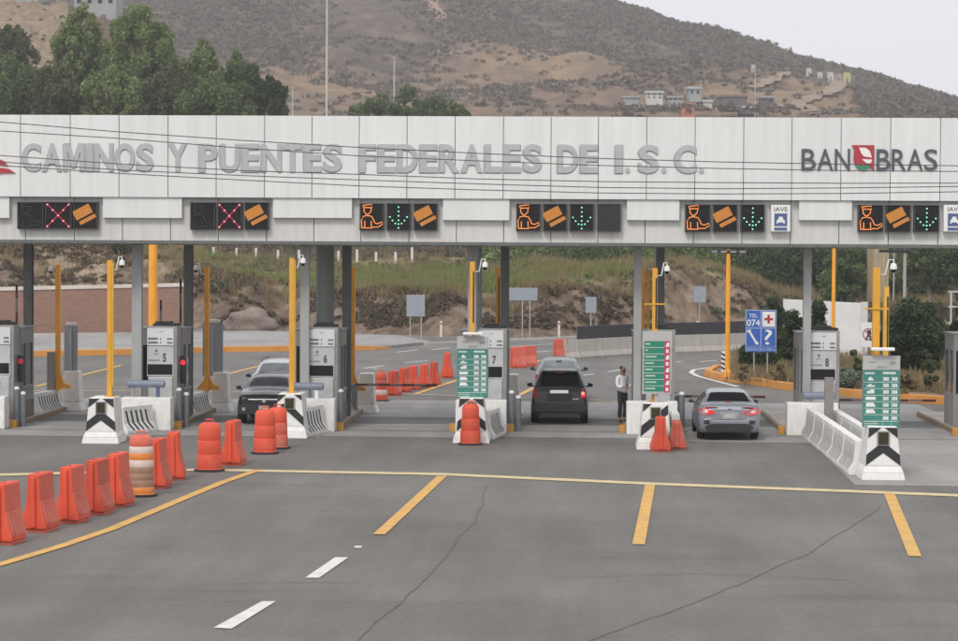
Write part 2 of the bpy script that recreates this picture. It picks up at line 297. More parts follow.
stripe('road_crack', wob([(560, 578), (700, 574), (850, 580)], .04, 40, 9), .022, crackm, .011, True)
# lines beyond the booths
stripe('stop_line', [(-40, 391), (130, 391.3), (240, 392.2), (400, 394), (525, 398), (640, 402), (690, 404)], .22, road_cream)
for q in [((35, 387), (80, 376), (122, 365.5)), ((222, 376), (260, 366)), ((415, 394.5), (440, 386), (462, 379)), ((514, 398), (532, 389), (552, 381)), ((508, 368.5), (528, 364), (548, 359))]:
    stripe('lane_line', list(q), .22, road_yellow, .017)
for q in [((364, 368.5), (384, 366)), ((405, 363), (428, 361)), ((372, 369), (377, 368.4)), ((396, 352.5), (418, 350)), ((432, 350), (450, 348)), ((531, 352.5), (551, 351)), ((578, 376), (594, 374.3)), ((608, 372), (621, 370)), ((632, 363.5), (642, 361.6)), ((668, 363), (682, 361.6)), ((699, 362), (717, 360.6)), ((618, 386), (630, 384))]:
    stripe('dash_line', list(q), .20, road_white, .015)
stripe('edge_line', [(500, 347.5), (530, 345.5), (562, 343.5), (600, 341)], .2, road_white, .015)
stripe('edge_line', [(738, 387), (715, 381), (698, 376.5), (691, 372.8), (694, 370), (708, 368), (724, 366.5), (738, 365.5)], .22, road_white, .015)
# ---- hillsides
CC = {0: 1}
def interp_cols(cols, px):
    ks = sorted(cols); px = min(max(px, ks[0]), ks[-1])
    for a, b in zip(ks, ks[1:]):
        if px <= b: break
    f = (px-a)/(b-a); f = f*f*(3-2*f)*.5+f*.5
    return [(p[0]*(1-f)+q[0]*f, p[1]*(1-f)+q[1]*f) for p, q in zip(cols[a], cols[b])]
def hillside(name, cols, px0, px1, dpx, rows, mat, amp, fz, zonef, basez=-.12):
    """cols: photo column -> list of (depth, photo row) seen along it; becomes real heights with fractal relief"""
    npx = int((px1-px0)/dpx)+1; vs = []; zc = []
    K = len(next(iter(cols.values()))); ts = []
    for s in range(K-1): ts += [(s, j/rows[s]) for j in range(rows[s])]
    ts.append((K-2, 1.0)); nr = len(ts)
    for i in range(npx):
        px = px0+i*dpx; pr = interp_cols(cols, px)
        Z = [A(px, q[1]+(4.5 if name == 'mountain' else 0), q[0]).z for q in pr]; Z[0] = basez
        for (s, f) in ts:
            Y = pr[s][0]*(1-f)+pr[s+1][0]*f
            z = Z[s]*(1-f)+Z[s+1]*f
            p = A(px, 250, Y); a = amp(px, s, f)
            nv = noise.fractal(Vector((p.x*fz, Y*fz, 3.3)), 1.0, 2.1, 6)
            z += a*nv
            vs.append((p.x, Y, z)); zc.append(zonef(px, s, f, nv))
    fs = [(i*nr+j, (i+1)*nr+j, (i+1)*nr+j+1, i*nr+j+1) for i in range(npx-1) for j in range(nr-1)]
    me = bpy.data.meshes.new(name); me.from_pydata(vs, [], fs); me.materials.append(mat); me.polygons.foreach_set('use_smooth', [True]*len(fs))
    ca = me.color_attributes.new('zone', 'FLOAT_COLOR', 'POINT'); ca.data.foreach_set('color', np.array([(*c, 1) for c in zc]).reshape(-1)); me.update()
    o = bpy.data.objects.new(name, me); C.objects.link(o); put(o, kind='structure'); return o, np.array(vs).reshape(npx, nr, 3), ts
near = {   # base, bank top, grass, scrub, top behind canopy
 -80: [(168, 322), (186, 240), (200, 225), (240, 150), (330, 30), (420, 6)],
 0:   [(168, 322), (188, 250), (205, 235), (240, 150), (330, 30), (420, 3)],
 60:  [(168, 322), (190, 240), (206, 225), (240, 150), (330, 46), (420, 6)],
 110: [(168, 325), (190, 246), (206, 230), (240, 160), (330, 58), (420, 9)],
 160: [(164, 332), (182, 262), (200, 245), (240, 190), (330, 95), (420, 40)],
 220: [(161, 334), (170, 277), (200, 258), (240, 235), (330, 160), (420, 100)],
 300: [(160, 333), (169, 288), (198, 264), (240, 248), (330, 180), (420, 120)],
 400: [(154, 336), (166, 291), (192, 268), (240, 245), (330, 185), (420, 125)],
 480: [(151.5, 338), (162, 290), (188, 270), (240, 240), (330, 185), (420, 125)],
 530: [(151.5, 338), (161, 284), (186, 262), (240, 236), (330, 185), (420, 125)],
 580: [(155, 337), (163, 282), (184, 268), (240, 242), (330, 185), (420, 125)],
 640: [(160, 333), (168, 272), (182, 264), (240, 240), (330, 185), (420, 125)],
 690: [(168, 329), (176, 268), (190, 263), (240, 236), (330, 185), (420, 125)],
 740: [(172, 327), (180, 280), (195, 274), (240, 240), (330, 185), (420, 125)],
 780: [(176, 325), (183, 297), (200, 290), (240, 250), (330, 180), (420, 125)],
 860: [(180, 322), (190, 308), (215, 290), (250, 250), (330, 180), (420, 125)],
 960: [(180, 320), (192, 306), (220, 285), (260, 245), (330, 180), (420, 125)],
 1060: [(180, 320), (192, 304), (220, 282), (260, 245), (330, 180), (420, 125)]}
def n_amp(px, s, f):
    base = [1.5*math.sin(math.pi*min(1, f*1.0))+.2, .3, .4, 1.2, 3.0][s]
    if s == 0 and f < .06: return .05
    return base*(1.3 if px < 230 and s < 2 else 1)
def n_zone(px, s, f, nv):
    # red = dry grass, green = green grass, blue = pale eroded earth
    grass = [.0 if f < .75 else .45, .55, .75, .4, .1][s]
    green = [.0, .42, .25, .1, 0][s]
    if s == 1 and (430 < px < 620 or 300 < px < 430): green = .62
    if s == 0 and f > .8 and px > 300: green = .35; grass = .6
    pale = .75 if (20 < px < 110 and s == 0) else (.62 if px < 70 and s >= 3 else (.35 if s == 0 else 0))
    if s == 0 and px > 560: pale = .48
    return (grass, green, pale)
bank_m = soil('bank_soil', [[(.070, .050, .038), (.125, .092, .070), (.19, .14, .10)], [(.17, .14, .07), (.24, .19, .10), (.16, .15, .07)], [(.09, .12, .035), (.13, .165, .05), (.16, .17, .06)], [(.21, .15, .105), (.30, .225, .16), (.40, .32, .23)]], 1.1, .8, .3)
bank, NV, NT = hillside('hillside', near, -80, 1060, 2.5, [18, 16, 16, 14, 8], bank_m, n_amp, .16, n_zone)
far = {
 -500: [(430, 140), (620, 90), (800, 0), (1000, -130), (1300, 60)],
 0:   [(430, 140), (620, 95), (800, 20), (1000, -90), (1300, 60)],
 260: [(430, 140), (620, 100), (800, 45), (1000, -70), (1300, 60)],
 480: [(430, 140), (620, 102), (820, 42), (1020, -50), (1300, 60)],
 560: [(430, 140), (620, 105), (820, 50), (1010, -25), (1300, 70)],
 628: [(430, 140), (620, 108), (800, 66), (980, 1), (1300, 80)],
 680: [(430, 140), (620, 110), (790, 74), (960, 20), (1300, 95)],
 706: [(430, 140), (620, 110), (790, 78), (950, 22.5), (1300, 105)],
 758: [(430, 140), (620, 112), (780, 82), (930, 37), (1300, 120)],
 800: [(430, 140), (620, 113), (780, 86), (910, 51.5), (1300, 135)],
 860: [(430, 140), (600, 116), (750, 96), (880, 67), (1300, 150)],
 913: [(430, 145), (580, 124), (740, 106), (860, 84), (1300, 165)],
 958: [(430, 150), (580, 132), (740, 118), (850, 98), (1300, 180)],
 1100: [(430, 160), (580, 150), (740, 145), (840, 135), (1300, 200)],
 1400: [(430, 180), (580, 180), (740, 185), (840, 188), (1300, 230)]}
def f_amp(px, s, f): return [4, 11*math.sin(math.pi*f)+3, 15*math.sin(math.pi*f)*(1-f)+3*(1-f)+.6, .6][s]
def lerpk(x, tab):
    for (a, va), (b, vb) in zip(tab, tab[1:]):
        if x <= b: return va+(vb-va)*max(0, (x-a))/(b-a)
    return tab[-1][1]
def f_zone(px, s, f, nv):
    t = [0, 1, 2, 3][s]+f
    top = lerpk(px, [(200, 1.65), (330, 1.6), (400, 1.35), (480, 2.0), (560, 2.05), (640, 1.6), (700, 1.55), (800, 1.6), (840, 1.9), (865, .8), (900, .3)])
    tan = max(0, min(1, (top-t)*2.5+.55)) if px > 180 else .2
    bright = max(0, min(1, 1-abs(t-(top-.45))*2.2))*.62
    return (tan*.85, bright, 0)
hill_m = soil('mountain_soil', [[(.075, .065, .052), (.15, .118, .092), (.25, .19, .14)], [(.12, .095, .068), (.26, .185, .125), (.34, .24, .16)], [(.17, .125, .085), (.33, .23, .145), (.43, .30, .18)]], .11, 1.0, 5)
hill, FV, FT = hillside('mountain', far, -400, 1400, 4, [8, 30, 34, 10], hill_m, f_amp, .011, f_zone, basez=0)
def on(V, px, px0, dpx, Y, py=None):
    i = max(0, min(V.shape[0]-1, int(round((px-px0)/dpx)))); col = V[i]; j = int(np.argmin(abs(col[:, 1]-Y))); return Vector(col[j])
def on_near(px, Y): return on(NV, px, -80, 2.5, Y)
def on_far(px, Y): return on(FV, px, -400, 4, Y)
def far_at(px, py):   # the first far-hill point seen at this photo position
    i = int(round((px+400)/4)); best = None
    for p in FV[i]:
        q = A(px, py, p[1])
        if p[2] >= q.z: return Vector(p)
    return Vector(FV[i][50])
def track(name, pts, wd, m):
    vs = []; fs = []; L = []
    for a, c in zip(pts, pts[1:]):
        for k in range(6): L.append(far_at(a[0]+(c[0]-a[0])*k/6, a[1]+(c[1]-a[1])*k/6))
    for p in L:
        w_ = wd*random.uniform(.6, 1.3); vs += [(p.x-w_*.5, p.y-.5, p.z+.5), (p.x+w_*.5, p.y+.5, p.z+.7), (p.x+w_*.5, p.y+3, p.z+1.5), (p.x-w_*.5, p.y+3, p.z+1.3)]
    for i in range(len(L)-1): fs += [(4*i, 4*i+1, 4*i+5, 4*i+4), (4*i+3, 4*i+7, 4*i+6, 4*i+2), (4*i, 4*i+4, 4*i+7, 4*i+3), (4*i+1, 4*i+2, 4*i+6, 4*i+5)]
    b = MB(); b.add(vs, fs); o = b.build(name, m); put(o, kind='structure')
tm = M('track_dirt', (.25, .185, .13), .95, .2, .2)
track('dirt_track', [(786, 110), (805, 106), (822, 100), (834, 92), (838, 84), (830, 78)], 4, tm)
track('dirt_track', [(796, 104), (803, 111), (812, 118)], 4, tm); track('dirt_track', [(430, 4), (434, 14), (441, 22)], 3.5, M('track_red', (.30, .19, .14), .95, .2, .2))
track('dirt_track', [(752, 92), (772, 84), (786, 76)], 3.5, tm)
# ---- scatter vegetation
def leafquads(centers, size, flat=0.0):
    n = len(centers); a = rng.normal(size=(n, 3)); a[:, 2] *= (1-flat); a /= np.linalg.norm(a, axis=1)[:, None]
    b = rng.normal(size=(n, 3)); b -= (a*b).sum(1)[:, None]*a; b /= np.linalg.norm(b, axis=1)[:, None]
    s = (size*rng.uniform(.6, 1.3, n))[:, None]; a = a*s; b = b*s*.6
    c = centers
    return np.stack([c-a, c-b*.9, c+a, c+b*.9], 1)
leaf_euc = leafmat('leaf_eucalyptus', (.09, .125, .045), (.28, .34, .13)); leaf_dark = leafmat('leaf_dark', (.024, .040, .018), (.085, .12, .045))
leaf_mid = leafmat('leaf_mid', (.055, .085, .032), (.18, .23, .085)); leaf_olive = leafmat('leaf_olive', (.05, .065, .03), (.16, .17, .08))
leaf_dry = leafmat('leaf_dry', (.16, .12, .06), (.32, .25, .13)); leaf_scrub = leafmat('leaf_scrub', (.075, .070, .050), (.20, .165, .12)); bark = M('bark', (.20, .17, .14), .9, .3, 3, bump=.4)
bark_dark = M('bark_dark', (.07, .055, .045), .9, .3, 3, bump=.4)
leaf_agave = leafmat('leaf_agave', (.10, .14, .10), (.24, .28, .20))
def scatter(name, pts, r, per, leafs, size, m, squash=.6):
    cs = []
    for (p, k) in pts:
        q = rng.normal(size=(per, 3)); q /= np.linalg.norm(q, axis=1)[:, None]; q *= (rng.uniform(.3, 1, per)**.5)[:, None]*r*k; q[:, 2] = abs(q[:, 2])*squash
        cs.append(q+np.array(p))
    cs = np.concatenate(cs); o = quads_mesh(name, leafquads(cs, size), m); put(o, kind='stuff'); return o
def sm(V, n, i0, i1, j0, j1, dens):
    out = []
    while len(out) < n:
        i = rng.uniform(i0, i1-1.01); j = rng.uniform(j0, j1-1.01); a, b = int(i), int(j); f, g = i-a, j-b
        p = (V[a, b]*(1-f)+V[a+1, b]*f)*(1-g)+(V[a, b+1]*(1-f)+V[a+1, b+1]*f)*g
        if rng.random() < dens(i, j, p): out.append((p, rng.uniform(.5, 1.5)))
    return out
def fd(i, j, p):
    px = -400+4*i; s, f = FT[int(j)]; t = s+f
    tan, br, _ = f_zone(px, s, f, 0); nz_ = noise.noise(Vector(p)*.02)
    return (1-tan*.8)*(.5+.9*nz_) if tan < .8 else .12+.45*nz_
print('far scatter')
scatter('hillside_scrub', sm(FV, 19000, 100, 360, 0, len(FT)-8, fd), 1.5, 8, 8, .85, leaf_scrub)
def nd(i, j, p):
    s, f = NT[int(j)]; n_ = noise.noise(Vector(p)*.12)
    return max(0, [.15, .25, .7, .9, .8][s]+n_*.8)
scatter('hillside_shrubs', sm(NV, 1900, 0, NV.shape[0], 4, len(NT), nd), .55, 34, 34, .16, leaf_olive)
scatter('bank_scrub', sm(NV, 2600, 0, NV.shape[0], 3, 20, lambda i, j, p: max(0, .35+1.3*noise.noise(Vector(p)*.22+Vector((3, 0, 0))))*(1.0 if -80+2.5*i < 560 else .6)), .42, 26, 26, .13, leafmat('leaf_brown', (.07, .05, .032), (.16, .12, .075)))
scatter('slope_undergrowth', [(on_near(rng.uniform(180, 470), rng.uniform(206, 222)), rng.uniform(.4, 1.1)) for _ in range(170)], 1.1, 90, 0, .14, leafmat('leaf_mauve', (.07, .055, .05), (.19, .15, .13)), .6)
# upper wooded slope under the canopy edge, read as one mass
wood = []
for _ in range(620):
    px = rng.uniform(470, 1010); Y = rng.uniform(lerpk(px, [(470, 222), (540, 204), (560, 188), (620, 187), (650, 194), (740, 197), (780, 196), (1010, 210)]), 262); wood.append((on_near(px, Y), rng.uniform(.6, 1.35))) if not 862 < px < 900 else None
scatter('wooded_slope', wood[:380], 2.3, 230, 0, .17, leaf_dark, .9); scatter('wooded_slope', wood[380:], 1.9, 200, 0, .16, leaf_mid, .8)
scatter('slope_undergrowth', [(on_near(rng.uniform(180, 470), rng.uniform(222, 245)), rng.uniform(.5, 1.2)) for _ in range(150)], 1.6, 130, 0, .16, leaf_olive, .7)
wood2 = [(on_near(rng.uniform(470, 730), rng.uniform(190, 215)), rng.uniform(.5, 1.1)) for _ in range(70)]
scatter('slope_undergrowth', wood2, 2.0, 150, 0, .22, leaf_mid, .8)
# dry grass tufts on the bank and verge
def grass(name, pts, h, m, per=12):
    n = len(pts)*per; base = np.repeat(np.array([tuple(p) for p, k in pts]), per, 0); kk = np.repeat(np.array([k for p, k in pts]), per)
    base[:, :2] += rng.normal(0, .22, (n, 2)); tip = base+np.stack([rng.normal(0, .25, n)*h, rng.normal(0, .25, n)*h, h*kk*rng.uniform(.5, 1.2, n)], 1)
    a = rng.uniform(0, 6.28, n); wv = np.stack([np.cos(a), np.sin(a), a*0], 1)*.03
    o = quads_mesh(name, np.stack([base-wv, base+wv, tip+wv*.2, tip-wv*.2], 1), m); put(o, kind='stuff'); return o
grass('dry_grass', sm(NV, 5200, 0, NV.shape[0], 10, 48, lambda i, j, p: .5+.9*noise.noise(Vector(p)*.2)), .55, leaf_dry)
grass('green_grass', sm(NV, 3800, 110, 285, 17, 34, lambda i, j, p: max(0, .35+1.2*noise.noise(Vector(p)*.13+Vector((9, 0, 0))))), .36, leafmat('grass_green', (.12, .16, .035), (.23, .27, .08)))
# ---- kerbs and pavements
def kerb(name, pts, wd, h, m, z0=-.01, world=False):
    P = [Vector(p) if world else G(*p) for p in pts]; vs = []; fs = []
    for i, p in enumerate(P):
        t = (P[min(i+1, len(P)-1)]-P[max(i-1, 0)]); t.z = 0; t.normalize(); s = Vector((-t.y, t.x, 0))*wd/2
        hh = h[i] if isinstance(h, list) else h
        vs += [(p.x+s.x, p.y+s.y, z0), (p.x-s.x, p.y-s.y, z0), (p.x-s.x*.85, p.y-s.y*.85, hh), (p.x+s.x*.85, p.y+s.y*.85, hh)]
    for i in range(len(P)-1):
        for k in range(4): fs.append((4*i+k, 4*i+(k+1) % 4, 4*i+4+(k+1) % 4, 4*i+4+k))
    fs += [(3, 2, 1, 0), tuple(4*(len(P)-1)+k for k in range(4))]
    b = MB(); b.add(vs, fs); o = b.build(name, m, bevel=.02); put(o, kind='structure'); return o
lk = [(-80, 359), (0, 357), (60, 356), (130, 354.5), (225, 352), (300, 351), (350, 350.5), (372, 350), (388, 348.5)]
kerb('kerb', lk, .5, [.30]*7+[.22, .08], orange_kerb)
P = [G(*p) for p in lk]; far_edge = [(-80, 336), (388, 338)]
sheet('sidewalk', [(p.x, p.y+.2) for p in P]+[(G(430, 344).x, G(430, 344).y)]+[(G(400, 338).x, G(400, 338).y), (G(250, 335).x, G(250, 335).y+4), (G(-80, 337).x, G(-80, 337).y)], .15, slabm, th=.3)
kerb('kerb', [(425, 345), (470, 343), (510, 341), (560, 339.3), (620, 335.5)], .3, .15, conc)
rk = [(762, 364), (735, 367), (716, 371.5), (708, 376.5), (722, 380.5), (750, 384.3), (788, 390), (841, 396), (900, 401.5), (958, 405.5), (1040, 411)]
kerb('kerb', rk, .35, [.12, .16]+[.30]*9, orange_kerb)
P = [G(*p) for p in rk]; verge_m = soil('verge_soil', [[(.15, .11, .075), (.24, .18, .12), (.30, .24, .15)]], 1.2)
sheet('verge', [(p.x, p.y+.05) for p in P[1:]]+[(60, P[-1].y), (60, 178), (34, 178), (P[0].x+3, P[0].y+4)], .20, verge_m, th=.3)
def vp(n, f):
    out = []
    for _ in range(n): out.append((f(), rng.uniform(.5, 1.3)))
    return out
def vpt():
    px = rng.uniform(735, 1000); py = rng.uniform(358, 392+(px-788)*.07-3); q = G(px, py); return Vector((q.x, q.y, .2))
grass('verge_grass', vp(1500, vpt), .38, leaf_dry, 14)
def stone(mb, c, r, seed, sq=(1, 1, .7)):
    import bmesh
    bm = bmesh.new(); bmesh.ops.create_icosphere(bm, subdivisions=3, radius=1)
    for v in bm.verts:
        n_ = noise.fractal(v.co*1.3+Vector((seed*7.1, 0, 0)), 1, 2, 4); v.co *= (1+.35*n_)*r; v.co = Vector((v.co.x*sq[0], v.co.y*sq[1], v.co.z*sq[2]))+Vector(c)
    mb.add([v.co[:] for v in bm.verts], [[v.index for v in f.verts] for f in bm.faces]); bm.free()
rock_m = M('rock', (.21, .165, .135), .9, .25, 2.5, dirt=.4, bump=.6, bscale=8)
for k, (px, Y, r, lab, sq) in enumerate([(251, 158.5, 1.25, 'big rounded brown boulder at the foot of the bank behind the toll lanes', (1.35, 1, .75)), (213, 159.5, .5, 'small brown rock at the left foot of the bank behind booth 5', (1, 1, .7)),
                             (902, 116, .62, 'pale rounded rock behind the yellow kerb right of the green price board', (1.5, 1, .8))]):
    p = A(px, 300, Y); b = MB(); stone(b, (0, 0, r*.35), r, k+1, sq); o = b.build('boulder', rock_m, loc=(p.x, Y, .1 if Y > 150 else .2), smooth=True, angle=180); put(o, lab, 'boulder')
p = on_near(232, 176); b = MB()
# ---- brick retaining wall
def wallseg(m, P, Q, t, z0, z1, mi=0):
    P, Q = Vector(P), Vector(Q); d = (Q-P); d.z = 0; s = Vector((-d.y, d.x, 0)).normalized()*t/2
    m.hull([(P+s).xyz[:2]+(z0,) if False else (P.x+s.x, P.y+s.y, z0), (P.x-s.x, P.y-s.y, z0), (P.x-s.x, P.y-s.y, z1[0]), (P.x+s.x, P.y+s.y, z1[0])],
           [(Q.x+s.x, Q.y+s.y, z0), (Q.x-s.x, Q.y-s.y, z0), (Q.x-s.x, Q.y-s.y, z1[1]), (Q.x+s.x, Q.y+s.y, z1[1])], mi)
w0, w1 = A(-120, 340, 149), A(187, 340, 154)
wz0, wz1 = A(-120, 293.5, 149).z, A(187, 286.5, 154).z
t = thing('brick_wall', 'long red brick retaining wall with white coping behind the left toll lanes', 'wall', (0, 0, 0))
b = MB(); wallseg(b, w0, w1, .35, -.1, (wz0, wz1)); b.build('wall_face', brick, t)
b = MB(); d = Vector((0, -.03, 0)); P0, Q0 = w0+d, w1+d
b.hull([(w0.x, w0.y-.24, wz0+.003), (w0.x, w0.y+.24, wz0+.003), (w0.x, w0.y+.24, wz0+.24), (w0.x, w0.y-.24, wz0+.24)], [(w1.x+.1, w1.y-.24, wz1+.003), (w1.x+.1, w1.y+.24, wz1+.003), (w1.x+.1, w1.y+.24, wz1+.24), (w1.x+.1, w1.y-.24, wz1+.24)])
b.build('coping', M('coping', (.58, .53, .46), .8, .12, 1), t)
# ---- concrete barrier round the bend with the black screen on top
bl = [(563, 358.5), (577, 358), (601, 356.3), (625, 354.8), (650, 353.5), (671, 352.6), (700, 351.8), (726, 351), (750, 349.5), (790, 347)]
prof = [(-.3, 0), (.3, 0), (.3, .08), (.17, .33), (.09, .95), (-.09, .95), (-.17, .33), (-.3, .08)]
P = [G(*p) for p in bl]; seg = 0; jp = []
for i in range(len(P)-1):
    n = max(1, round((P[i+1]-P[i]).length/3)); 
    for k in range(n): jp.append((P[i].lerp(P[i+1], k/n), P[i].lerp(P[i+1], (k+1)/n)))
b = MB(); b.prism(prof, 'x', 0, 1)
b = MB(); b.prism([(y, z) for y, z in prof], 'x', .015, 2.985)
b0 = None
for k, (p, q) in enumerate(jp):
    ln = (q-p).length; a = math.atan2(q.y-p.y, q.x-p.x)
    if b0 is None: b0 = o = b.build('concrete_barrier', conc, bevel=.02)
    else: o = b0.copy(); C.objects.link(o)
    o.location = p; o.rotation_euler = (0, 0, a); o.scale = (ln/3, 1, 1)
    put(o, 'pale grey concrete barrier segment under the black screen round the road bend', 'barrier', 'concrete barriers round the bend')
b = MB(); tops = [p+Vector((0, 0, .96)) for p in P[1:]]; 
vs_ = []; fs_ = []
for p in tops: vs_ += [(p.x, p.y-.03, .955), (p.x, p.y+.03, .955), (p.x, p.y+.03, 1.62), (p.x, p.y-.03, 1.62)]
for i in range(len(tops)-1):
    for k in range(4): fs_.append((4*i+k, 4*i+(k+1) % 4, 4*i+4+(k+1) % 4, 4*i+4+k))
fs_ += [(3, 2, 1, 0), tuple(4*(len(tops)-1)+k for k in range(4))]
b.add(vs_, fs_); t = thing('barrier_screen', 'long black screen standing on top of the concrete barrier at the bend', 'screen'); b.build('screen_cloth', M('screen_cloth', (.03, .03, .035), .7, .25, 2), t)
b = MB()
for p in tops[::1]: b.box(p.x-.03, p.x+.03, p.y+.035, p.y+.09, .955, 1.66)
b.build('screen_posts', steel_dark, t)
# ================================================================== TOLL CANOPY
YC = 72.0; YB = 78.0
canopy = thing('toll_canopy', 'long white panelled toll plaza canopy carrying grey raised lettering', 'canopy')
def zc(px, py, Y=YC): return A(px, py, Y).z
ztop, zmid, zbot = zc(479, 116.5), zc(479, 198.8), zc(479, 242.3)
seams = [-28.5, 20.5, 70.2, 119, 168, 216.2, 264.5, 312, 359.2, 407, 455, 503.3, 551, 598.3, 646.6, 695, 743.6, 791.8, 841, 890.5, 940.3, 990, 1040]
sx = [A(p, 160, YC).x for p in seams]; sx = [sx[0]-1.47*2, sx[0]-1.47]+sx
xl, xr = sx[0], sx[-1]
b = MB()
for a, c in zip(sx, sx[1:]): b.box(a+.011, c-.011, YC, YC+.06, zmid, ztop)
fascia = b.build('fascia', white_panel, canopy, bevel=.006)
b = MB(); b.box(xl, xr, YC+.03, YC+.30, zmid+.01, ztop-.02); b.box(xl, xr, YC+.33, YC+.40, zbot+.02, zmid); b.build('backing', steel_dark, canopy)
b = MB()
s2 = [A(p, 220, YC+.25).x for p in [-24, 25.5, 74.5, 122.5, 170.5, 218.5, 266.5, 314, 361, 409, 456.5, 503.7, 551, 598, 645, 693.5, 742, 790.5, 839, 888.5, 938, 988, 1038]]
s2 = [xl]+s2+[xr]
for a, c in zip(s2, s2[1:]): b.box(a+.011, c-.011, YC+.25, YC+.31, zbot, zmid-.003)
b.build('lower_fascia', cream_panel, canopy, bevel=.006)
b = MB()   # edge drip with the little ribs of the soffit sheeting
b.box(xl, xr, YC+.26, YC+.34, zbot-.10, zbot-.003)
x = xl
while x < xr: b.box(x, x+.07, YC+.235, YC+.26, zbot-.09, zbot-.02); x += .16
b.build('soffit_edge', steel_dark, canopy)
b = MB(); b.box(xl, xr, YC+.40, YB, zbot-.06, zbot+.05)
for yy in (74.0, 77.6): b.box(xl, xr, yy, yy+.25, zbot-.12, zbot-.063)
b.build('soffit', M('soffit', (.32, .32, .30), .7, .15, 1), canopy)
b = MB(); b.box(xl, xr, YC+.32, YB, ztop-.35, ztop-.12); b.box(xl, xr, YB, YB+.06, zbot, ztop-.1); b.build('roof', cream_panel, canopy)
# blank boxes on the lower band
for k, (a, c) in enumerate([(-45, 9.5), (103, 182), (273, 352), (443, 509.5), (627, 679.5), (799, 852)]):
    x0, x1 = A(a, 208, YC+.1).x, A(c, 208, YC+.1).x; z0 = zc((a+c)/2, 199+(19 if k < 3 else 21.3), YC+.1)-.0
    b = MB(); b.box(x0, x1, YC+.07, YC+.247, z0, zmid-.006); b.build('blank_panel', white_panel, canopy, bevel=.006)
# columns
FCX = [(137.3, 73.75, .31), (305, 73.75, .28), (472, 73.75, .26), (637.5, 73.75, .24), (806.8, 73.75, .24)]
for k, (px, Y, wd) in enumerate(FCX):
    x = A(px, 330, Y).x; b = MB(); b.box(x-wd/2, x+wd/2, Y-.13, Y+.13, 0, zbot-.125); b.box(x-wd/2-.08, x+wd/2+.08, Y-.2, Y+.2, 0, .04); b.build('column', steel_grey, canopy, bevel=.012)
for px in (28.5, 188.5, 346.8, 504.8, 660):
    x = A(px, 300, 77.4).x; b = MB(); b.box(x-.135, x+.135, 77.25, 77.27, 0, zbot-.125); b.box(x-.135, x+.135, 77.53, 77.55, 0, zbot-.125); b.box(x-.02, x+.02, 77.27, 77.53, 0, zbot-.125); b.box(x-.135, x-.115, 77.27, 77.53, 0, zbot-.125); b.build('column', steel_dark, canopy)
x = A(325, 300, 76.95).x; b = MB(); b.lathe([(.29, 0), (.29, zbot-.125)], 28, (x, 77.0, 0)); b.build('column', col_green, canopy, smooth=True)
x = A(479.5, 300, 77.0).x; b = MB(); b.lathe([(.08, 0), (.08, zbot-.125)], 16, (x, 77, 0)); b.build('drain_pipe', M('drain_pipe', (.25, .29, .33), .4, .1), canopy, smooth=True)
# raised lettering: each letter stands on the fascia
def word(s, a, c, y0, y1, mat, bold, dep, side=None, weights=None):
    """letters of a word fitted between photo columns a..c"""
    W = {'I': .42, 'M': 1.12, 'N': 1.0, 'L': .84, 'E': .88, 'F': .84, 'O': 1.06, 'A': 1.04, 'U': .98, 'C': 1.0, 'S': .92, '.': .30, 'D': 1.0, 'R': .98, 'P': .94, 'T': .9, 'Y': .96, 'B': .94}
    tot = sum(W[k] for k in s); x = a; gap = .10*(c-a)/tot; 
    for ch in s:
        ww = W[ch]*(c-a)/tot
        p0, p1 = A(x+gap/2, y1, YC), A(x+ww-gap/2, y1, YC); zt = A(x, y0, YC).z; hh = zt-p0.z
        if ch == '.': zt = p0.z+hh*.2
        # letter face, plus an offset darker copy painted as its drop shadow
        if ch == 'M':
            MP = [(0, 0), (0, 1), (.28, 1), (.5, .42), (.72, 1), (1, 1), (1, 0), (.8, 0), (.8, .72), (.58, .12), (.42, .12), (.2, .72), (.2, 0)]
            for nm_, m_, ox, y_a, y_b in (('letter', mat, 0, YC-.006-dep, YC-.006), ('letter_shadow', side, -.03, YC-.005, YC-.001)):
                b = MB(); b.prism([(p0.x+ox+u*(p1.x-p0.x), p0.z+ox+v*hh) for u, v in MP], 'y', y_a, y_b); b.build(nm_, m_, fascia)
            x += ww; continue
        o = text('letter', ch, mat, fascia, p0.x, p1.x, p0.z, zt, YC-.006-dep/2, dep, bold)
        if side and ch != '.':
            text('letter_shadow', ch, side, fascia, p0.x-.035, p1.x+.01, p0.z-.035, zt-.035, YC-.004, .006, bold)
        x += ww
DE = .03
for s, a, c in [('CAMINOS', 21.5, 154.5), ('Y', 168, 188), ('PUENTES', 198, 343), ('FEDERALES', 358, 542.5), ('DE', 556.5, 599), ('I.', 614, 631), ('S.', 637, 667.5), ('C.', 673, 705)]:
    y0, y1 = 142.8+(a+c)/2*.003, 171+(a+c)/2*.0035
    word(s, a, c, y0, y1, letter_grey, .035, DE, letter_shadow_grey)
def bword(s, a, c):
    word(s, a, c, 148.8+((a+c)/2-800)*.004, 170.2, dark_letter, .0, .05)
bword('BAN', 800.5, 850.5); bword('BRAS', 875.5, 938)
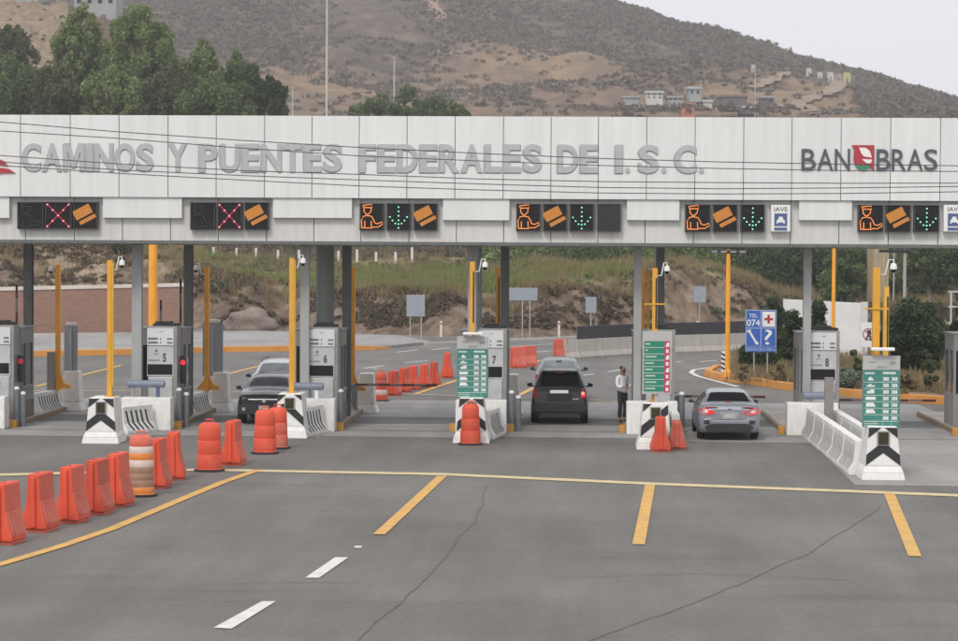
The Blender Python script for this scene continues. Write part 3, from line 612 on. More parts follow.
# square bank emblem between the two halves of the word
lg0, lg1 = A(851.5, 171, YC), A(874, 145.3, YC); q = MB(); q.box(lg0.x, lg1.x, YC-.06, YC-.004, lg0.z, lg1.z)
lx0, lz0, lw, lh = lg0.x, lg0.z, lg1.x-lg0.x, lg1.z-lg0.z
emb = MB()
def rel(pts): return [(lx0+u*lw, lz0+v*lh) for u, v in pts]
def arcp(cx, cy, r, a0, a1, n=14): return [(cx+r*math.cos(math.radians(a0+(a1-a0)*i/n)), cy+r*math.sin(math.radians(a0+(a1-a0)*i/n))) for i in range(n+1)]
emb.prism(rel([(0, 1), (1, 1), (1, 0), (.86, .12), (.7, .25)]+arcp(.5, .46, .42, -35, -190, 18)[::1]+[(.1, .8)]), 'y', YC-.06, YC-.004)
emb.build('emblem', logo_red, fascia)
emb = MB(); emb.prism(rel(arcp(.5, .46, .425, 215, 325, 12)), 'y', YC-.066, YC-.061); emb.build('emblem_base', logo_green, fascia)
emb = MB(); emb.prism(rel([(.32, .9), (.62, .9), (.8, .78), (.9, .52), (.55, .56), (.42, .68)]), 'y', YC-.068, YC-.063); emb.prism(rel([(.45, .46), (.92, .44), (.85, .3), (.66, .3)]), 'y', YC-.068, YC-.063)
emb.build('emblem_leaf', logo_white, fascia)  # white leaf shapes of the emblem
# red swooshes of the road agency's mark at the left edge
def swoosh(pts):
    b = MB(); P = [A(px, py, YC) for px, py in pts]; b.prism([(p.x, p.z) for p in P], 'y', YC-.05, YC-.003); b.build('swoosh', logo_red, fascia)
swoosh([(-22, 167), (-10, 159), (0, 159.5), (5, 161.5), (8, 166), (0, 164.5), (-8, 166)]); swoosh([(-30, 176), (-12, 168), (2, 168), (9, 169), (15.5, 173), (4, 173), (-8, 175), (-26, 180)])
# ---- lane signals
led_o = M('led_orange', (.34, .13, .02), .5, .3, 40, emit=(.8, .28, .02), estr=.17); led_o2 = M('led_amber', (.5, .16, .04), .5, .1, emit=(1, .30, .07), estr=.6)
led_g = M('led_green', (.2, .6, .35), .5, 0, emit=(.25, 1, .55), estr=.75); led_r = M('led_red', (.22, .02, .03), .5, 0, emit=(.5, .01, .04), estr=.16); led_w = M('led_pink', (.8, .6, .6), .5, 0, emit=(1, .5, .6), estr=.8)
led_off = M('led_off', (.05, .055, .06), .5, .2)
YS = YC+.02
def signal(px0, px1, py0, py1, sym, lab, grp):
    a, c = A(px0, py1, YS), A(px1, py0, YS); wd, hh = c.x-a.x, c.z-a.z
    t = thing('lane_signal', lab, 'lane signal', (a.x+wd/2, YS, a.z), group=grp)
    b = MB(); b.box(-wd/2, wd/2, .0, .228, 0, hh); fr_ = .035
    b.build('housing', M_hous, t, bevel=.01)
    b = MB(); b.box(-wd/2+.03, wd/2-.03, -.006, -.001, .03, hh-.03); b.build('display', blackgloss if sym != 'off' else black, t)
    b = MB(); b.hull([(-wd/2, 0, hh), (wd/2, 0, hh), (wd/2, 0, hh+.02), (-wd/2, 0, hh+.02)], [(-wd/2, -.05, hh-.01), (wd/2, -.05, hh-.01), (wd/2, -.05, hh+.01), (-wd/2, -.05, hh+.01)]); b.build('visor', steel_dark, t)
    def P(u, v): return (u*wd, v*hh)
    y = -.012
    def dots(L, m, r=.026, nm='led'):
        b = MB()
        for u, v in L: b.prism([(P(u, v)[0]+r*math.cos(k*math.pi/3), P(u, v)[1]+r*math.sin(k*math.pi/3)) for k in range(6)], 'y', y, y+.004)
        b.build(nm, m, t)
    if sym == 'arrow': dots([(0, .86), (0, .70), (0, .54), (0, .38), (0, .24), (0, .10), (-.36, .5), (-.25, .37), (-.13, .26), (.36, .5), (.25, .37), (.13, .26)], led_g, .024, 'arrow_leds')
    if sym == 'cross':
        L = [(-.40+.8*i/4, .10+.8*i/4) for i in range(5)]+[(-.40+.8*i/4, .90-.8*i/4) for i in range(5)]
        b = MB()
        for sg in (1, -1):
            p, q = P(-.42, .5-.42*sg), P(.42, .5+.42*sg); b.tube([(p[0], y, p[1]), (q[0], y, q[1])], .026, 6)
        for u, v in L: b.prism([(P(u, v)[0]+.05*math.cos(k*math.pi/4), P(u, v)[1]+.05*math.sin(k*math.pi/4)) for k in range(8)], 'y', y-.002, y+.003)
        b.build('cross_leds', led_r, t); y -= .034; dots(L, led_w, .019, 'bright_leds')
    if sym == 'ticket':
        b = MB(); an = math.radians(28); ca, sa = math.cos(an), math.sin(an)
        def rr(u0, u1, v0, v1): return [(ca*u-sa*v, .5*hh+sa*u+ca*v) for u, v in ((u0*wd, v0*hh), (u1*wd, v0*hh), (u1*wd, v1*hh), (u0*wd, v1*hh))]
        b.prism(rr(-.40, .34, -.02, .34), 'y', y, y+.004); b.prism(rr(-.34, .38, -.24, -.10), 'y', y, y+.004); b.build('ticket_leds', led_o, t)
    if sym in ('man', 'off_man'):
        m = led_o2 if sym == 'man' else led_off; b = MB(); rr = .014 if sym == 'man' else .010
        def ln(L): b.tube([(P(u, v)[0], y, P(u, v)[1]) for u, v in L], rr, 5)
        ln([(-.36, .92), (0.02, .96), (.03, .84), (-.33, .84), (-.36, .92)])
        ln([(-.31, .84), (-.31, .70), (-.22, .60), (-.12, .60), (-.02, .70), (-.01, .84)])
        ln([(-.40, .10), (-.42, .38), (-.34, .52), (-.18, .55), (0, .52), (.08, .42), (.14, .28), (.26, .25), (.44, .32), (.46, .24), (.28, .13), (.06, .13), (.02, .10), (-.40, .10)])
        ln([(-.28, .12), (-.28, .36)]); ln([(.0, .14), (-.01, .36)]); b.build('operator_leds', m, t)
    return t
M_hous = M('signal_housing', (.05, .05, .05), .5, .2)
grp = 'lane signals on the canopy'
names = {'man': 'orange LED attendant symbol', 'arrow': 'green LED down arrow', 'ticket': 'orange LED ticket symbol', 'cross': 'red LED cross', 'off_man': 'unlit black lane signal', 'off': 'switched-off black lane signal'}
lanes = [([(17, 43.5, 'off_man'), (45, 71.5, 'cross'), (73, 97.5, 'ticket')], 'in the signal trio at the far left under the word CAMINOS', 202, 229),
         ([(190, 215, 'off_man'), (217, 242, 'cross'), (244.5, 268.5, 'ticket')], 'in the trio under the word PUENTES', 202.3, 229.8),
         ([(359.5, 383.5, 'man'), (386.5, 410.5, 'arrow'), (413.5, 437.5, 'ticket')], 'in the trio under the start of FEDERALES', 203.3, 230.6),
         ([(516, 540.5, 'man'), (543, 567, 'ticket'), (569.5, 594, 'arrow'), (597, 621, 'off')], 'in the row of four under the word DE', 203.8, 231.3),
         ([(685, 710.5, 'man'), (713, 737.5, 'ticket'), (740.5, 765, 'arrow')], 'in the trio under the final letter C', 204.4, 232),
         ([(858, 883.5, 'man'), (886, 911, 'ticket'), (914, 939.5, 'arrow')], 'in the row under the bank name at the right', 204.9, 232.2)]
for bx, where, y0, y1 in lanes:
    for a, c, s in bx: signal(a, c, y0, y1, s, names[s]+' '+where, grp)
for px0, px1, lab in [(771, 790.5, 'white sign with blue car symbol under the final letter C'), (943.5, 965, 'white sign with blue car symbol at the right edge of the canopy')]:
    a, c = A(px0, 231.5, YS), A(px1, 205, YS); wd, hh = c.x-a.x, c.z-a.z
    t = thing('lane_sign', lab, 'lane sign', (a.x+wd/2, YS, a.z), group='white car lane signs'); b = MB(); b.box(-wd/2, wd/2, 0, .228, 0, hh); b.build('plate', sign_white, t, bevel=.008)
    b = MB(); b.box(-.19, .19, -.008, -.002, .20*hh, .68*hh); b.box(-.19, .19, -.008, -.002, .04*hh, .15*hh); b.build('pictogram_field', M('sign_blue_dark', (.07, .10, .24), .5), t)
    b = MB(); b.prism([(-.12, .30*hh), (-.12, .42*hh), (-.08, .45*hh), (-.05, .56*hh), (.05, .56*hh), (.08, .45*hh), (.12, .42*hh), (.12, .30*hh), (.08, .30*hh), (.08, .34*hh), (-.08, .34*hh), (-.08, .30*hh)], 'y', -.013, -.009); b.build('car_symbol', sign_white, t)
    text('lettering', 'IAVE', ink, t, -.20, .20, .76*hh, .92*hh, -.006, .006)
# ---- overhead cables in front of the canopy
cabm = M('cable', (.05, .05, .05), .6, .1)
CY_ = 52.0
for k, (pts, lab) in enumerate([
    ([(-200, 104), (0, 122), (120, 132), (240, 140.3), (360, 147.5), (480, 153.5), (600, 158.5), (720, 162), (840, 164.3), (958, 165.8), (1150, 167)], 'uppermost thin black cable crossing in front of the canopy'),
    ([(-200, 119), (0, 131), (120, 138.5), (240, 148), (360, 156), (480, 161), (600, 165.5), (720, 168.5), (840, 170.6), (958, 171.5), (1150, 172)], 'second thin black cable from the top in front of the canopy'),
    ([(-200, 146), (0, 155.5), (120, 164), (240, 170.5), (360, 174.5), (480, 179), (600, 181.6), (720, 182.6), (840, 183.3), (958, 183.2), (1150, 182)], 'third thin cable crossing below the grey lettering'),
    ([(-200, 151), (0, 162), (120, 170), (240, 175.5), (360, 180), (480, 184), (600, 187.5), (720, 188.8), (840, 188), (958, 186.5), (1150, 183)], 'fourth thin cable crossing below the grey lettering'),
    ([(-200, 153), (0, 165.5), (120, 173.5), (240, 180), (360, 186), (480, 190), (600, 193), (720, 194), (840, 193.5), (958, 191.8), (1150, 187)], 'lowest thin black cable just above the lane signals')]):
    P = [A(px, py, CY_+k*.25) for px, py in pts]; P = [P[0]+(P[0]-P[1])*5+Vector((0, 0, .8)), P[0]+(P[0]-P[1])*2]+P+[P[-1]+(P[-1]-P[-2])*3, P[-1]+(P[-1]-P[-2])*6+Vector((0, 0, .6))]
    b = MB(); b.tube(P, .011, 6); o = b.build('overhead_cable', cabm); put(o, lab, 'cable', 'cables across the canopy')
# ================================================================== TOLL ISLANDS
WH = ['at the left edge of the picture', 'with booth number 5', 'with booth number 6', 'with booth number 7', 'where the person in white stands', 'with booth number 8', 'at the right edge of the picture']
SH = ['at the left edge', 'of lane 5', 'of lane 6', 'of lane 7', 'beside the person in white', 'of lane 8', 'at the right edge']
IX = LX[:7]
def kerbblock(t, x0, x1, y0, y1, h, m, name): b = MB(); b.box(x0, x1, y0, y1, -.02, h); return b.build(name, m, t, bevel=.02)
for k, x in enumerate(IX):
    t = thing('toll_island', 'raised concrete toll island '+WH[k], 'island', (x, 73.2, 0), group='toll islands')
    kerbblock(t, -.75, .85, 0.25, 8.6, .16, conc, 'base'); kerbblock(t, .856, .93, .25, 8.6, .15, kerb_brown, 'kerb_face'); kerbblock(t, -.83, -.756, .25, 8.6, .15, kerb_brown, 'kerb_face')
    kerbblock(t, .70, .98, -.05, .244, .24, yellow_kerb, 'kerb_corner'); kerbblock(t, -.98, -.78, -.05, .244, .24, yellow_kerb, 'kerb_corner')
# ---- booths
def booth(k, digit, lab, dz=0):
    x = IX[k]+(.2 if k == 5 else 0); cl = -.42 if k == 5 else -.52 if k == 4 else -.72; t = thing('toll_booth', lab, 'toll booth', (x, 73.8, .16), group='toll booths')
    b = MB(); b.box(-.17, .74, .10, .9, 0, 2.98); cab = b.build('cabinet', kiosk_metal, t, bevel=.015)
    b = MB(); b.box(-.19, .64, .06, .096, 2.38, 2.92); b.build('upper_panel', kiosk_white, t, bevel=.008)
    b = MB(); b.box(-.19, .64, .06, .096, 1.42, 2.355); lp = b.build('lower_panel', kiosk_grey, t, bevel=.008)
    b = MB(); b.box(-.17, .60, .045, .058, 1.48, 1.80); b.build('display', blackgloss, t)
    b = MB(); b.box(-.15, .60, .06, .095, .55, 1.36); b.build('front_hatch', kiosk_grey, t, bevel=.01)
    b = MB(); b.box(-.15, .62, .055, .06, 1.375, 1.405); b.build('trim_strip', sign_white, t)
    # small lines of tariff print
    r = random.Random(k); b = MB()
    for (u, z) in ((-.15, 2.56), (-.15, 2.44)):
        xx = u
        for wd in (.045, .035, .04, .045, .04, .03): b.box(xx, xx+wd, .053, .059, z, z+.065); xx += wd+.012
        b.box(.22, .25, .053, .059, z, z+.06)
        for q in range(4): b.box(.44+q*.042, .47+q*.042, .053, .059, z, z+.055)
    for q in range(4): b.box(.20+q*.03, .215+q*.03, .053, .059, 2.80, 2.825)
    b.build('tariff_print', ink, t)
    b = MB()
    for q in range(7): b.box(-.15+q*.052, -.115+q*.052, .053, .059, 1.90, 1.945)
    for q in range(5): b.box(.02+q*.03, .04+q*.03, .053, .059, 2.10, 2.125)
    b.lathe([(.045, .053), (.045, .0585)], 16, (.1, 0, 2.22), 'y'); b.build('tariff_print', M('ink_grey%d' % k, (.16, .17, .2), .6, .1), t)
    if digit: text('lane_number', digit, ink, t, .30, .41, 1.88, 2.14, .05, .006, .03)
    b = MB(); b.box(-.02, .70, .12, .85, 2.984, 3.06); b.box(.04, .5, .2, .8, 3.063, 3.12); b.build('roof_unit', black_paint, t, bevel=.01)
    # the cashier's cabin behind the cabinet
    b = MB(); b.box(cl, .76, .93, 2.75, 0, 1.02); b.box(cl, .76, .93, 2.75, 2.35, 2.85)
    for px_, py_ in ((cl, .93), (.68, .93), (cl, 2.67), (.68, 2.67), (.68, 1.75), (cl, 1.75)): b.box(px_, px_+.08, py_, py_+.08, 1.023, 2.347)
    b.build('cabin', kiosk_body, t, bevel=.012)
    b = MB(); b.box(.70, .72, 1.01, 1.75, 1.023, 2.347); b.box(.70, .72, 1.83, 2.67, 1.023, 2.347); b.box(cl+.04, cl+.06, 1.01, 2.67, 1.023, 2.347); b.box(cl+.08, .68, .95, .97, 1.023, 2.347); b.build('window', glass_dark, t)
    b = MB(); b.box(.763, .79, 1.0, 2.7, 0.02, .55); b.build('kick_panel', kiosk_brown, t)
    b = MB(); b.box(.765, .83, 1.1, 2.4, .95, 1.0); b.build('counter', kiosk_metal, t, bevel=.01)
    b = MB(); b.box(cl-.03, .80, .905, 2.8, 2.853, 2.90); b.build('roof', kiosk_metal, t, bevel=.015)
    return t
booth(0, None, 'grey toll booth at the left edge of the picture'); booth(1, '5', 'grey toll booth showing number 5'); booth(2, '6', 'grey toll booth showing number 6'); booth(3, '7', 'grey toll booth showing number 7')
booth(4, None, 'grey toll booth behind the green and red price board'); booth(5, '8', 'grey toll booth showing number 8'); booth(6, None, 'grey toll booth at the right edge of the picture')
# red signal heads on the booth side
for k in (0, 1):
    t = thing('stop_light', ['small red stop light on the booth at the left edge', 'small red stop light on the side of booth number 5'][k], 'traffic light', (IX[k]+.86, 74.3, 1.9), group='red stop lights on the booths'); b = MB(); b.box(-.09, .09, 0, .2, -.55, .3); b.build('housing', black, t, bevel=.02)
    b = MB(); b.lathe([(.085, -.02), (.085, -.002)], 16, (0, 0, .1), 'y'); b.build('lens', M('red_lens', (.5, .02, .03), .3, 0, emit=(1, .03, .05), estr=.45 if k else .1), t)
# cashier / red bits at booth 0 : a person in the booth doorway
# ---- front concrete blocks, blue grey bumper tubes
for k, x in enumerate(IX):
    t = thing('concrete_block', 'white painted concrete block in front of the booth '+SH[k], 'concrete block', (x, 72.55, 0), group='white blocks before the booths'); b = MB(); b.box(-.77, .77, 0, .62, 0, 1.0); b.build('block', conc_white, t, bevel=.03)
for k, (x0, x1, z) in {0: (-.7, .5, 1.38), 1: (-.62, .50, 1.40), 2: (-.62, .38, 1.36), 5: (-.25, .70, 1.20)}.items():
    t = thing('bumper_tube', 'blue grey padded bumper tube in front of the booth '+SH[k], 'bumper', (IX[k], 73.0, z), group='bumper tubes'); b = MB()
    b.lathe([(.06, x0-.02), (.115, x0), (.115, x1), (.06, x1+.02)], 20, axis='x'); b.build('tube', blue_grey, t, smooth=True)
    b = MB(); mb_ = sign_white if k != 1 else bluebit; b.box(x0+.1, x0+.2, -.05, .05, 1.0-z, -.11); b.build('bracket', kiosk_metal, t); b = MB(); b.box(x1-.25, x1-.15, -.05, .05, 1.0-z, -.11); b.build('bracket', mb_, t)
# ---- bollards
bp = None
for k, dx, lab in [(0, 1.12, 'grey bollard nearest the booth at the left edge'), (0, 1.32, 'second grey bollard from the booth at the left edge'), (1, 1.08, 'grey bollard nearest booth number 5'), (1, 1.27, 'second grey bollard beside booth number 5'),
                   (2, 1.10, 'grey bollard beside booth number 6'), (3, 1.15, 'grey bollard nearest booth number 7'), (3, 1.36, 'second grey bollard beside booth number 7'), (4, 1.2, 'grey bollard behind the dusty orange barrier')]:
    if bp is None:
        bp = thing('bollard', lab, 'bollard', (0, 0, 0), group='grey bollards by the booths'); b = MB(); b.lathe([(.085, 0), (.085, 1.0)], 16); b.build('post', bollard_grey, bp, smooth=True)
        b = MB(); b.lathe([(.085, 1.003), (.08, 1.06), (.04, 1.09)], 16); b.build('cap', sign_white, bp, smooth=True); o = bp
    else: o = dup(bp, (0, 0, 0), label=lab)
    o.location = (IX[k]+dx-.25, 73.75+.25*(int(dx*100) % 2), .15)
    if dx-.25 > .95: o.location.z = 0
# ---- crash noses with black chevrons
M_olive = M('olive_lens', (.035, .032, .012), .2, .2, 8)
NOSE = [None, (100, 444), (289, 438.5), (471, 443.5), (655.5, 450), (883.5, 480.5)]
def nose(k, lab, diag=False, win=True):
    p = G(*NOSE[k]); t = thing('crash_nose', lab, 'crash barrier', (p.x, p.y, 0), group='chevron crash noses')
    def ring(z, w_, y): return [(-w_, y, z), (w_, y, z), (w_, 1.3, z), (-w_, 1.3, z)]
    b = MB(); b.hull(ring(0, .53, 0), ring(.18, .50, .03)); b.hull(ring(.18, .50, .03), ring(.34, .43, .10)); b.hull(ring(.34, .43, .10), ring(1.3, .345, .17)); b.build('body', conc_white, t, bevel=.02)
    def fp(u, v): # u across, v height: a point 6 mm proud of the front face
        y = .10+(v-.34)/(1.30-.34)*.07; return (u, y-.008, v)
    def patch(m, nm, L):
        b = MB()
        for poly in L:
            P = [fp(*q) for q in poly]; n = len(P); b.add(P+[(q[0], q[1]+.007, q[2]) for q in P], [list(range(n)), list(range(2*n-1, n-1, -1))]+[(i, n+i, n+(i+1) % n, (i+1) % n) for i in range(n)])
        b.build(nm, m, t)
    if not diag:
        patch(black_paint, 'chevron', [[(-.425, .35), (0, .66), (0, .94), (-.405, .62)], [(.425, .35), (.405, .62), (0, .94), (0, .66)],
                                       [(-.345, 1.28), (-.362, 1.02), (-.03, 1.28)], [(.345, 1.28), (.03, 1.28), (.362, 1.02)]])
    else:
        patch(black_paint, 'chevron', [[(-.345, 1.28), (-.36, 1.05), (-.10, 1.28)], [(-.40, .66), (-.425, .36), (.36, 1.0), (.345, 1.26)]] if k == 4 else
              [[(-.345, 1.28), (-.36, 1.05), (-.10, 1.28)], [(.345, 1.28), (.355, 1.1), (.12, 1.28)], [(-.30, .99), (-.02, 1.04), (.41, .62), (.425, .36)]])
    if win: b = MB(); b.box(-.15, .15, .09, .16, .84, 1.20); b.build('window_frame', kiosk_metal, t, bevel=.01); b = MB(); b.box(-.12, .12, .082, .088, .87, 1.17); b.build('lamp_window', M_olive, t)
    return t, p
noses = {}
for k, lab in [(1, 'white crash nose with black chevron before booth number 5'), (2, 'white crash nose with slanted black stripe, partly behind orange drums'), (3, 'chevron crash nose standing behind the orange drum of lane 7'),
               (4, 'crash nose with slanted black band behind two orange barriers'), (5, 'nearest white crash nose with bold black chevron at the right')]:
    noses[k] = nose(k, lab, diag=k in (2, 4), win=True)
# ---- white barrier walls with black stripes behind the noses
def jwall(P, Q, lab, grp, h=.82, stripes=True, seed=1, faint=False):
    P, Q = Vector(P), Vector(Q); ln = (Q-P).length; a = math.atan2(Q.y-P.y, Q.x-P.x)
    t = thing('striped_barrier', lab, 'barrier', (P.x, P.y, 0), a, grp)
    b = MB(); pf = [(-.27, 0), (.27, 0), (.27, .10), (.15, .32), (.11, h-.1), (.11, h), (-.11, h), (-.11, h-.1), (-.15, .32), (-.27, .10)]
    b.prism(pf, 'x', 0, ln); b.build('body', conc_white, t, bevel=.02)
    if stripes:
        for sg in (-1, 1):
            b = MB(); x = .12; i = 0
            while x < ln-.25:
                w_ = .09; sl = .16
                q = [(x, sg*.116, h-.12), (x+w_, sg*.116, h-.12), (x+w_+sl*.5, sg*.156, .34), (x+sl*.5, sg*.156, .34)]; b.add(q+[(p[0], p[1]-sg*.004, p[2]) for p in q], [(0, 1, 2, 3), (7, 6, 5, 4), (0, 4, 5, 1), (1, 5, 6, 2), (2, 6, 7, 3), (3, 7, 4, 0)])
                q = [(x+sl*.5, sg*.158, .33), (x+w_+sl*.5, sg*.158, .33), (x+w_+sl+.06, sg*.272, .115), (x+sl+.06, sg*.272, .115)]; b.add(q+[(p[0], p[1]-sg*.004, p[2]) for p in q], [(0, 1, 2, 3), (7, 6, 5, 4), (0, 4, 5, 1), (1, 5, 6, 2), (2, 6, 7, 3), (3, 7, 4, 0)])
                x += .26; i += 1
            b.build('stripes', faintblk if faint else black_paint, t)
    return t
faintblk = M('faded_stripe', (.33, .32, .30), .7, .3, 4, dirt=.5, dirtcol=(.5, .48, .45))
jg = 'striped white barriers on the toll islands'
jwall((-13.38, 70.9, 0), (-12.75, 72.4, 0), 'short white barrier with black stripes before booth number 5', jg)
jwall((-8.0, 70.6, 0), (-7.55, 72.45, 0), 'short dirty white barrier right of the slanted stripe crash nose', jg, h=.85)
jwall((-2.45, 70.3, 0), (-2.2, 72.4, 0), 'short white barrier behind the orange drum of lane 7', jg)
jwall((3.1, 69.8, 0), (3.12, 72.4, 0), 'short white barrier right of the crash nose by the price board in green and red', jg)
n5 = noses[5][1]
y = n5.y+1.35; x = n5.x-.42
for i, lab in enumerate(['first', 'second', 'third', 'fourth', 'fifth']):
    y2 = y+2.45; jwall((x, y, 0), (x+.01, y2, 0), lab+' barrier from the front in the left wall behind the nearest crash nose', jg, faint=True, h=.86); y = y2+.06; x += .0
y = n5.y+1.35; x = n5.x+.36
for i, lab in enumerate(['first', 'second', 'third', 'fourth', 'fifth']):
    y2 = y+2.45; jwall((x, y, 0), (x+.0, y2, 0), lab+' barrier from the front in the right wall behind the nearest crash nose', jg, faint=True); y = y2+.06
t = thing('steel_post', 'plain grey brown rectangular post beside the white barriers of lane 8', 'post', (A(828.5, 440, 71.5).x-.02, 71.3, 0)); b = MB(); b.box(-.13, .13, -.1, .1, 0, A(828, 377, 71.5).z); b.build('post', M('post_grey', (.22, .20, .185), .6, .1, 2), t, bevel=.01)
# ---- rear noses, gusseted poles
RX = {0: (58, 414), 1: (207, 414), 2: (353, 411), 3: (498, 410), 4: (643, 411)}
for k, (px, py) in RX.items():
    X = A(px, 330, 81.0).x
    jwall((X-.22, 78.3, 0), (X+.02, 80.6, 0), 'low striped barrier at the rear of the island '+SH[k], 'rear striped barriers', h=.75)
    t = thing('rear_crash_block', 'tall white tapered concrete block at the rear of the island '+SH[k], 'crash barrier', (X+.45, 81.3, 0), group='rear crash blocks')
    b = MB(); b.hull([(-.42, -.5, 0), (.42, -.5, 0), (.42, .5, 0), (-.42, .5, 0)], [(-.3, -.4, .3), (.3, -.4, .3), (.3, .4, .3), (-.3, .4, .3)]); b.hull([(-.3, -.4, .3), (.3, -.4, .3), (.3, .4, .3), (-.3, .4, .3)], [(-.24, -.3, 1.35), (.24, -.3, 1.35), (.24, .3, 1.35), (-.24, .3, 1.35)]); b.build('block', conc_white, t, bevel=.03)
# ---- gold height-gauge poles
def pole(lab, X, Y, ztop, zb=0.0, gusset=False, mat=None, wd=.14, twin=False, slots=False, arm=0, bulge=None, grp='gold poles on the toll islands'):
    t = thing('gauge_pole', lab, 'pole', (X, Y, zb), group=grp); h = ztop-zb; b = MB(); m = mat or gold
    b.box(-wd/2, wd/2, -wd/2, -wd/2+.02, 0, h); b.box(-wd/2, -wd/2+.02, -wd/2+.02, wd/2, 0, h); b.box(wd/2-.02, wd/2, -wd/2+.02, wd/2, 0, h); b.box(-wd/2, wd/2, wd/2, wd/2+.015, 0, h); b.box(-wd/2-.07, wd/2+.07, -.14, .14, 0, .02); b.box(-wd/2, wd/2, -wd/2, wd/2, h, h+.01)
    b.build('shaft', m, t)
    if twin: b = MB(); b.box(wd/2+.004, wd/2+.035, -.05, .05, .3, h-.05); b.build('side_rail', gold_light, t)
    if slots:
        b = MB(); 
        for z0, z1 in ((h*.55, h*.93), (h*.18, h*.48)): b.box(wd*.12, wd*.42, -wd/2-.006, -wd/2-.001, z0, z1)
        b.build('sensor_slot', black, t)
    if gusset: b = MB(); b.prism([(wd/2+.002, .05), (.46, .05), (.42, .16), (.24, .22), (wd/2+.06, .42), (wd/2+.002, .62)], 'y', -.05, .05); b.prism([(-wd/2-.002, .05), (-.36, .05), (-wd/2-.002, .4)], 'y', -.05, .05); b.build('gusset', m, t, bevel=.006)
    if arm: b = MB(); b.box(-.30, .30, -wd/2-.03, -wd/2-.002, h-1.02, h-.98); b.build('cross_bar', m, t)
    return t
def dome(lab, X, Y, z, side, poleX):
    t = thing('dome_camera', lab, 'camera', (X, Y, z), group='white dome cameras on the poles'); b = MB()
    b.lathe([(.02, .12), (.07, .10), (.085, .02), (.085, -.03), (.06, -.04)], 16); b.build('housing', sign_white, t, smooth=True)
    b = MB(); b.lathe([(.062, -.042), (.055, -.08), (.03, -.11), (.005, -.12)], 16); b.build('dome', blackgloss, t, smooth=True)
    dx = poleX-X; b = MB(); b.tube([(0, 0, .12), (0, 0, .2), (dx*.35, 0, .2), (dx*.6, 0, -.16), (dx, 0, -.16)], .018, 6); b.build('bracket', sign_white, t)
FP = [(1, 110, 260.5, 1.305, dict(twin=True)), (2, 292, 258.5, 1.305, dict(twin=True)), (3, 472.5, 262, 1.305, dict(slots=True)), (4, 655, 268.5, 1.305, dict(slots=True, arm=1)), (5, 876.5, 268, 1.305, dict(arm=1, wd=.17))]
for k, px, py, zb, kw in FP:
    Y = noses[k][1].y+.75; q = A(px, py, Y); pole('gold pole standing on the front crash nose '+SH[k], q.x, Y, q.z, zb, **kw)
    cx_ = {1: 122, 2: 303, 3: 485, 4: 667, 5: 893.5}[k]; cp = A(cx_, {1: 264, 2: 262, 3: 266, 4: 270, 5: 268}[k], Y); dome('white dome camera on the front gold pole '+SH[k], cp.x, Y, cp.z, 1, q.x+.08)
q = A(887, 287, n5.y+.9); pole('slender pale yellow post right of the gold pole on the nearest crash nose', q.x, n5.y+1.05, q.z, 1.305, mat=gold_light, wd=.13, slots=True)
for k, (px, py) in RX.items():
    top = {0: 265, 1: 267.5, 2: 267, 3: 268, 4: 269}[k]; Y = 80.3; q = A(px, top, Y); pole('orange pole with base gusset at the rear of the island '+SH[k], q.x, Y, q.z, .752, gusset=True, mat=orange_pole if k != 3 else gold, wd=.15, arm=k in (1, 4), slots=k == 3, grp='rear gold poles')
    if k < 2: cp = A({0: 51, 1: 196}[k], {0: 270, 1: 269}[k], Y); dome('white dome camera left of the rear gold pole '+SH[k], cp.x, Y, cp.z, -1, q.x-.08)
q = A(648.5, 272, 79.5); pole('thin orange post between the two gold poles by the person in white', q.x, 79.5, q.z, .16, mat=orange_pole, wd=.10)
# ---- tall orange light poles beyond the booths
def lamp_pole(lab, px, Y, wd, zb, fixture=True, ztop=None, m=orange_pole):
    x = A(px, 300, Y).x; zt = ztop or A(px, 249.5, Y).z; t = thing('light_pole', lab, 'light pole', (x, Y, zb), group='tall orange light poles'); b = MB(); h = zt-zb
    b.tube([(0, 0, 0), (0, 0, h)], [wd/2*1.15, wd/2*.9], 10); b.lathe([(wd*.9, 0), (wd*.9, .25), (wd*.55, .3)], 10); b.build('shaft', m, t, smooth=True)
    if fixture:
        b = MB(); b.box(-.78, .78, -.12, .12, h-.16, h-.02); b.box(-.85, .85, -.04, .04, h+.06, h+.10); b.build('floodlight_bar', black_paint, t, bevel=.02)
        b = MB(); 
        for q in (-.6, -.2, .2, .6): b.box(q-.13, q+.13, -.125, -.121, h-.14, h-.05)
        b.build('lens', M('lens_grey', (.25, .25, .24), .3, .1), t)
g728 = G(728, 377, .2); lamp_pole('tall thin orange light pole with a dark floodlight bar beside the striped board', 728, g728.y, .19, .2)
lamp_pole('tall thin orange light pole behind booth number 8', 833.5, 112, .17, .2, False, 9.0); lamp_pole('thick orange light pole in front of the brick wall', 153, 96, .34, 0, False, 9.5)
x = A(895, 250, 118).x; t = thing('light_pole', 'grey light pole with dark floodlight bar at the far right under the canopy', 'light pole', (A(905, 250, 118).x, 118, .2)); zt = A(895, 249, 118).z-.2
b = MB(); b.tube([(0, 0, 0), (0, 0, zt)], .08, 8); b.build('shaft', steel_grey, t, smooth=True); b = MB(); b.box(-1.25, .3, -.12, .12, zt-.18, zt-.02); b.box(-1.6, .0, -.04, .04, zt+.08, zt+.12); b.build('floodlight_bar', black_paint, t, bevel=.02)
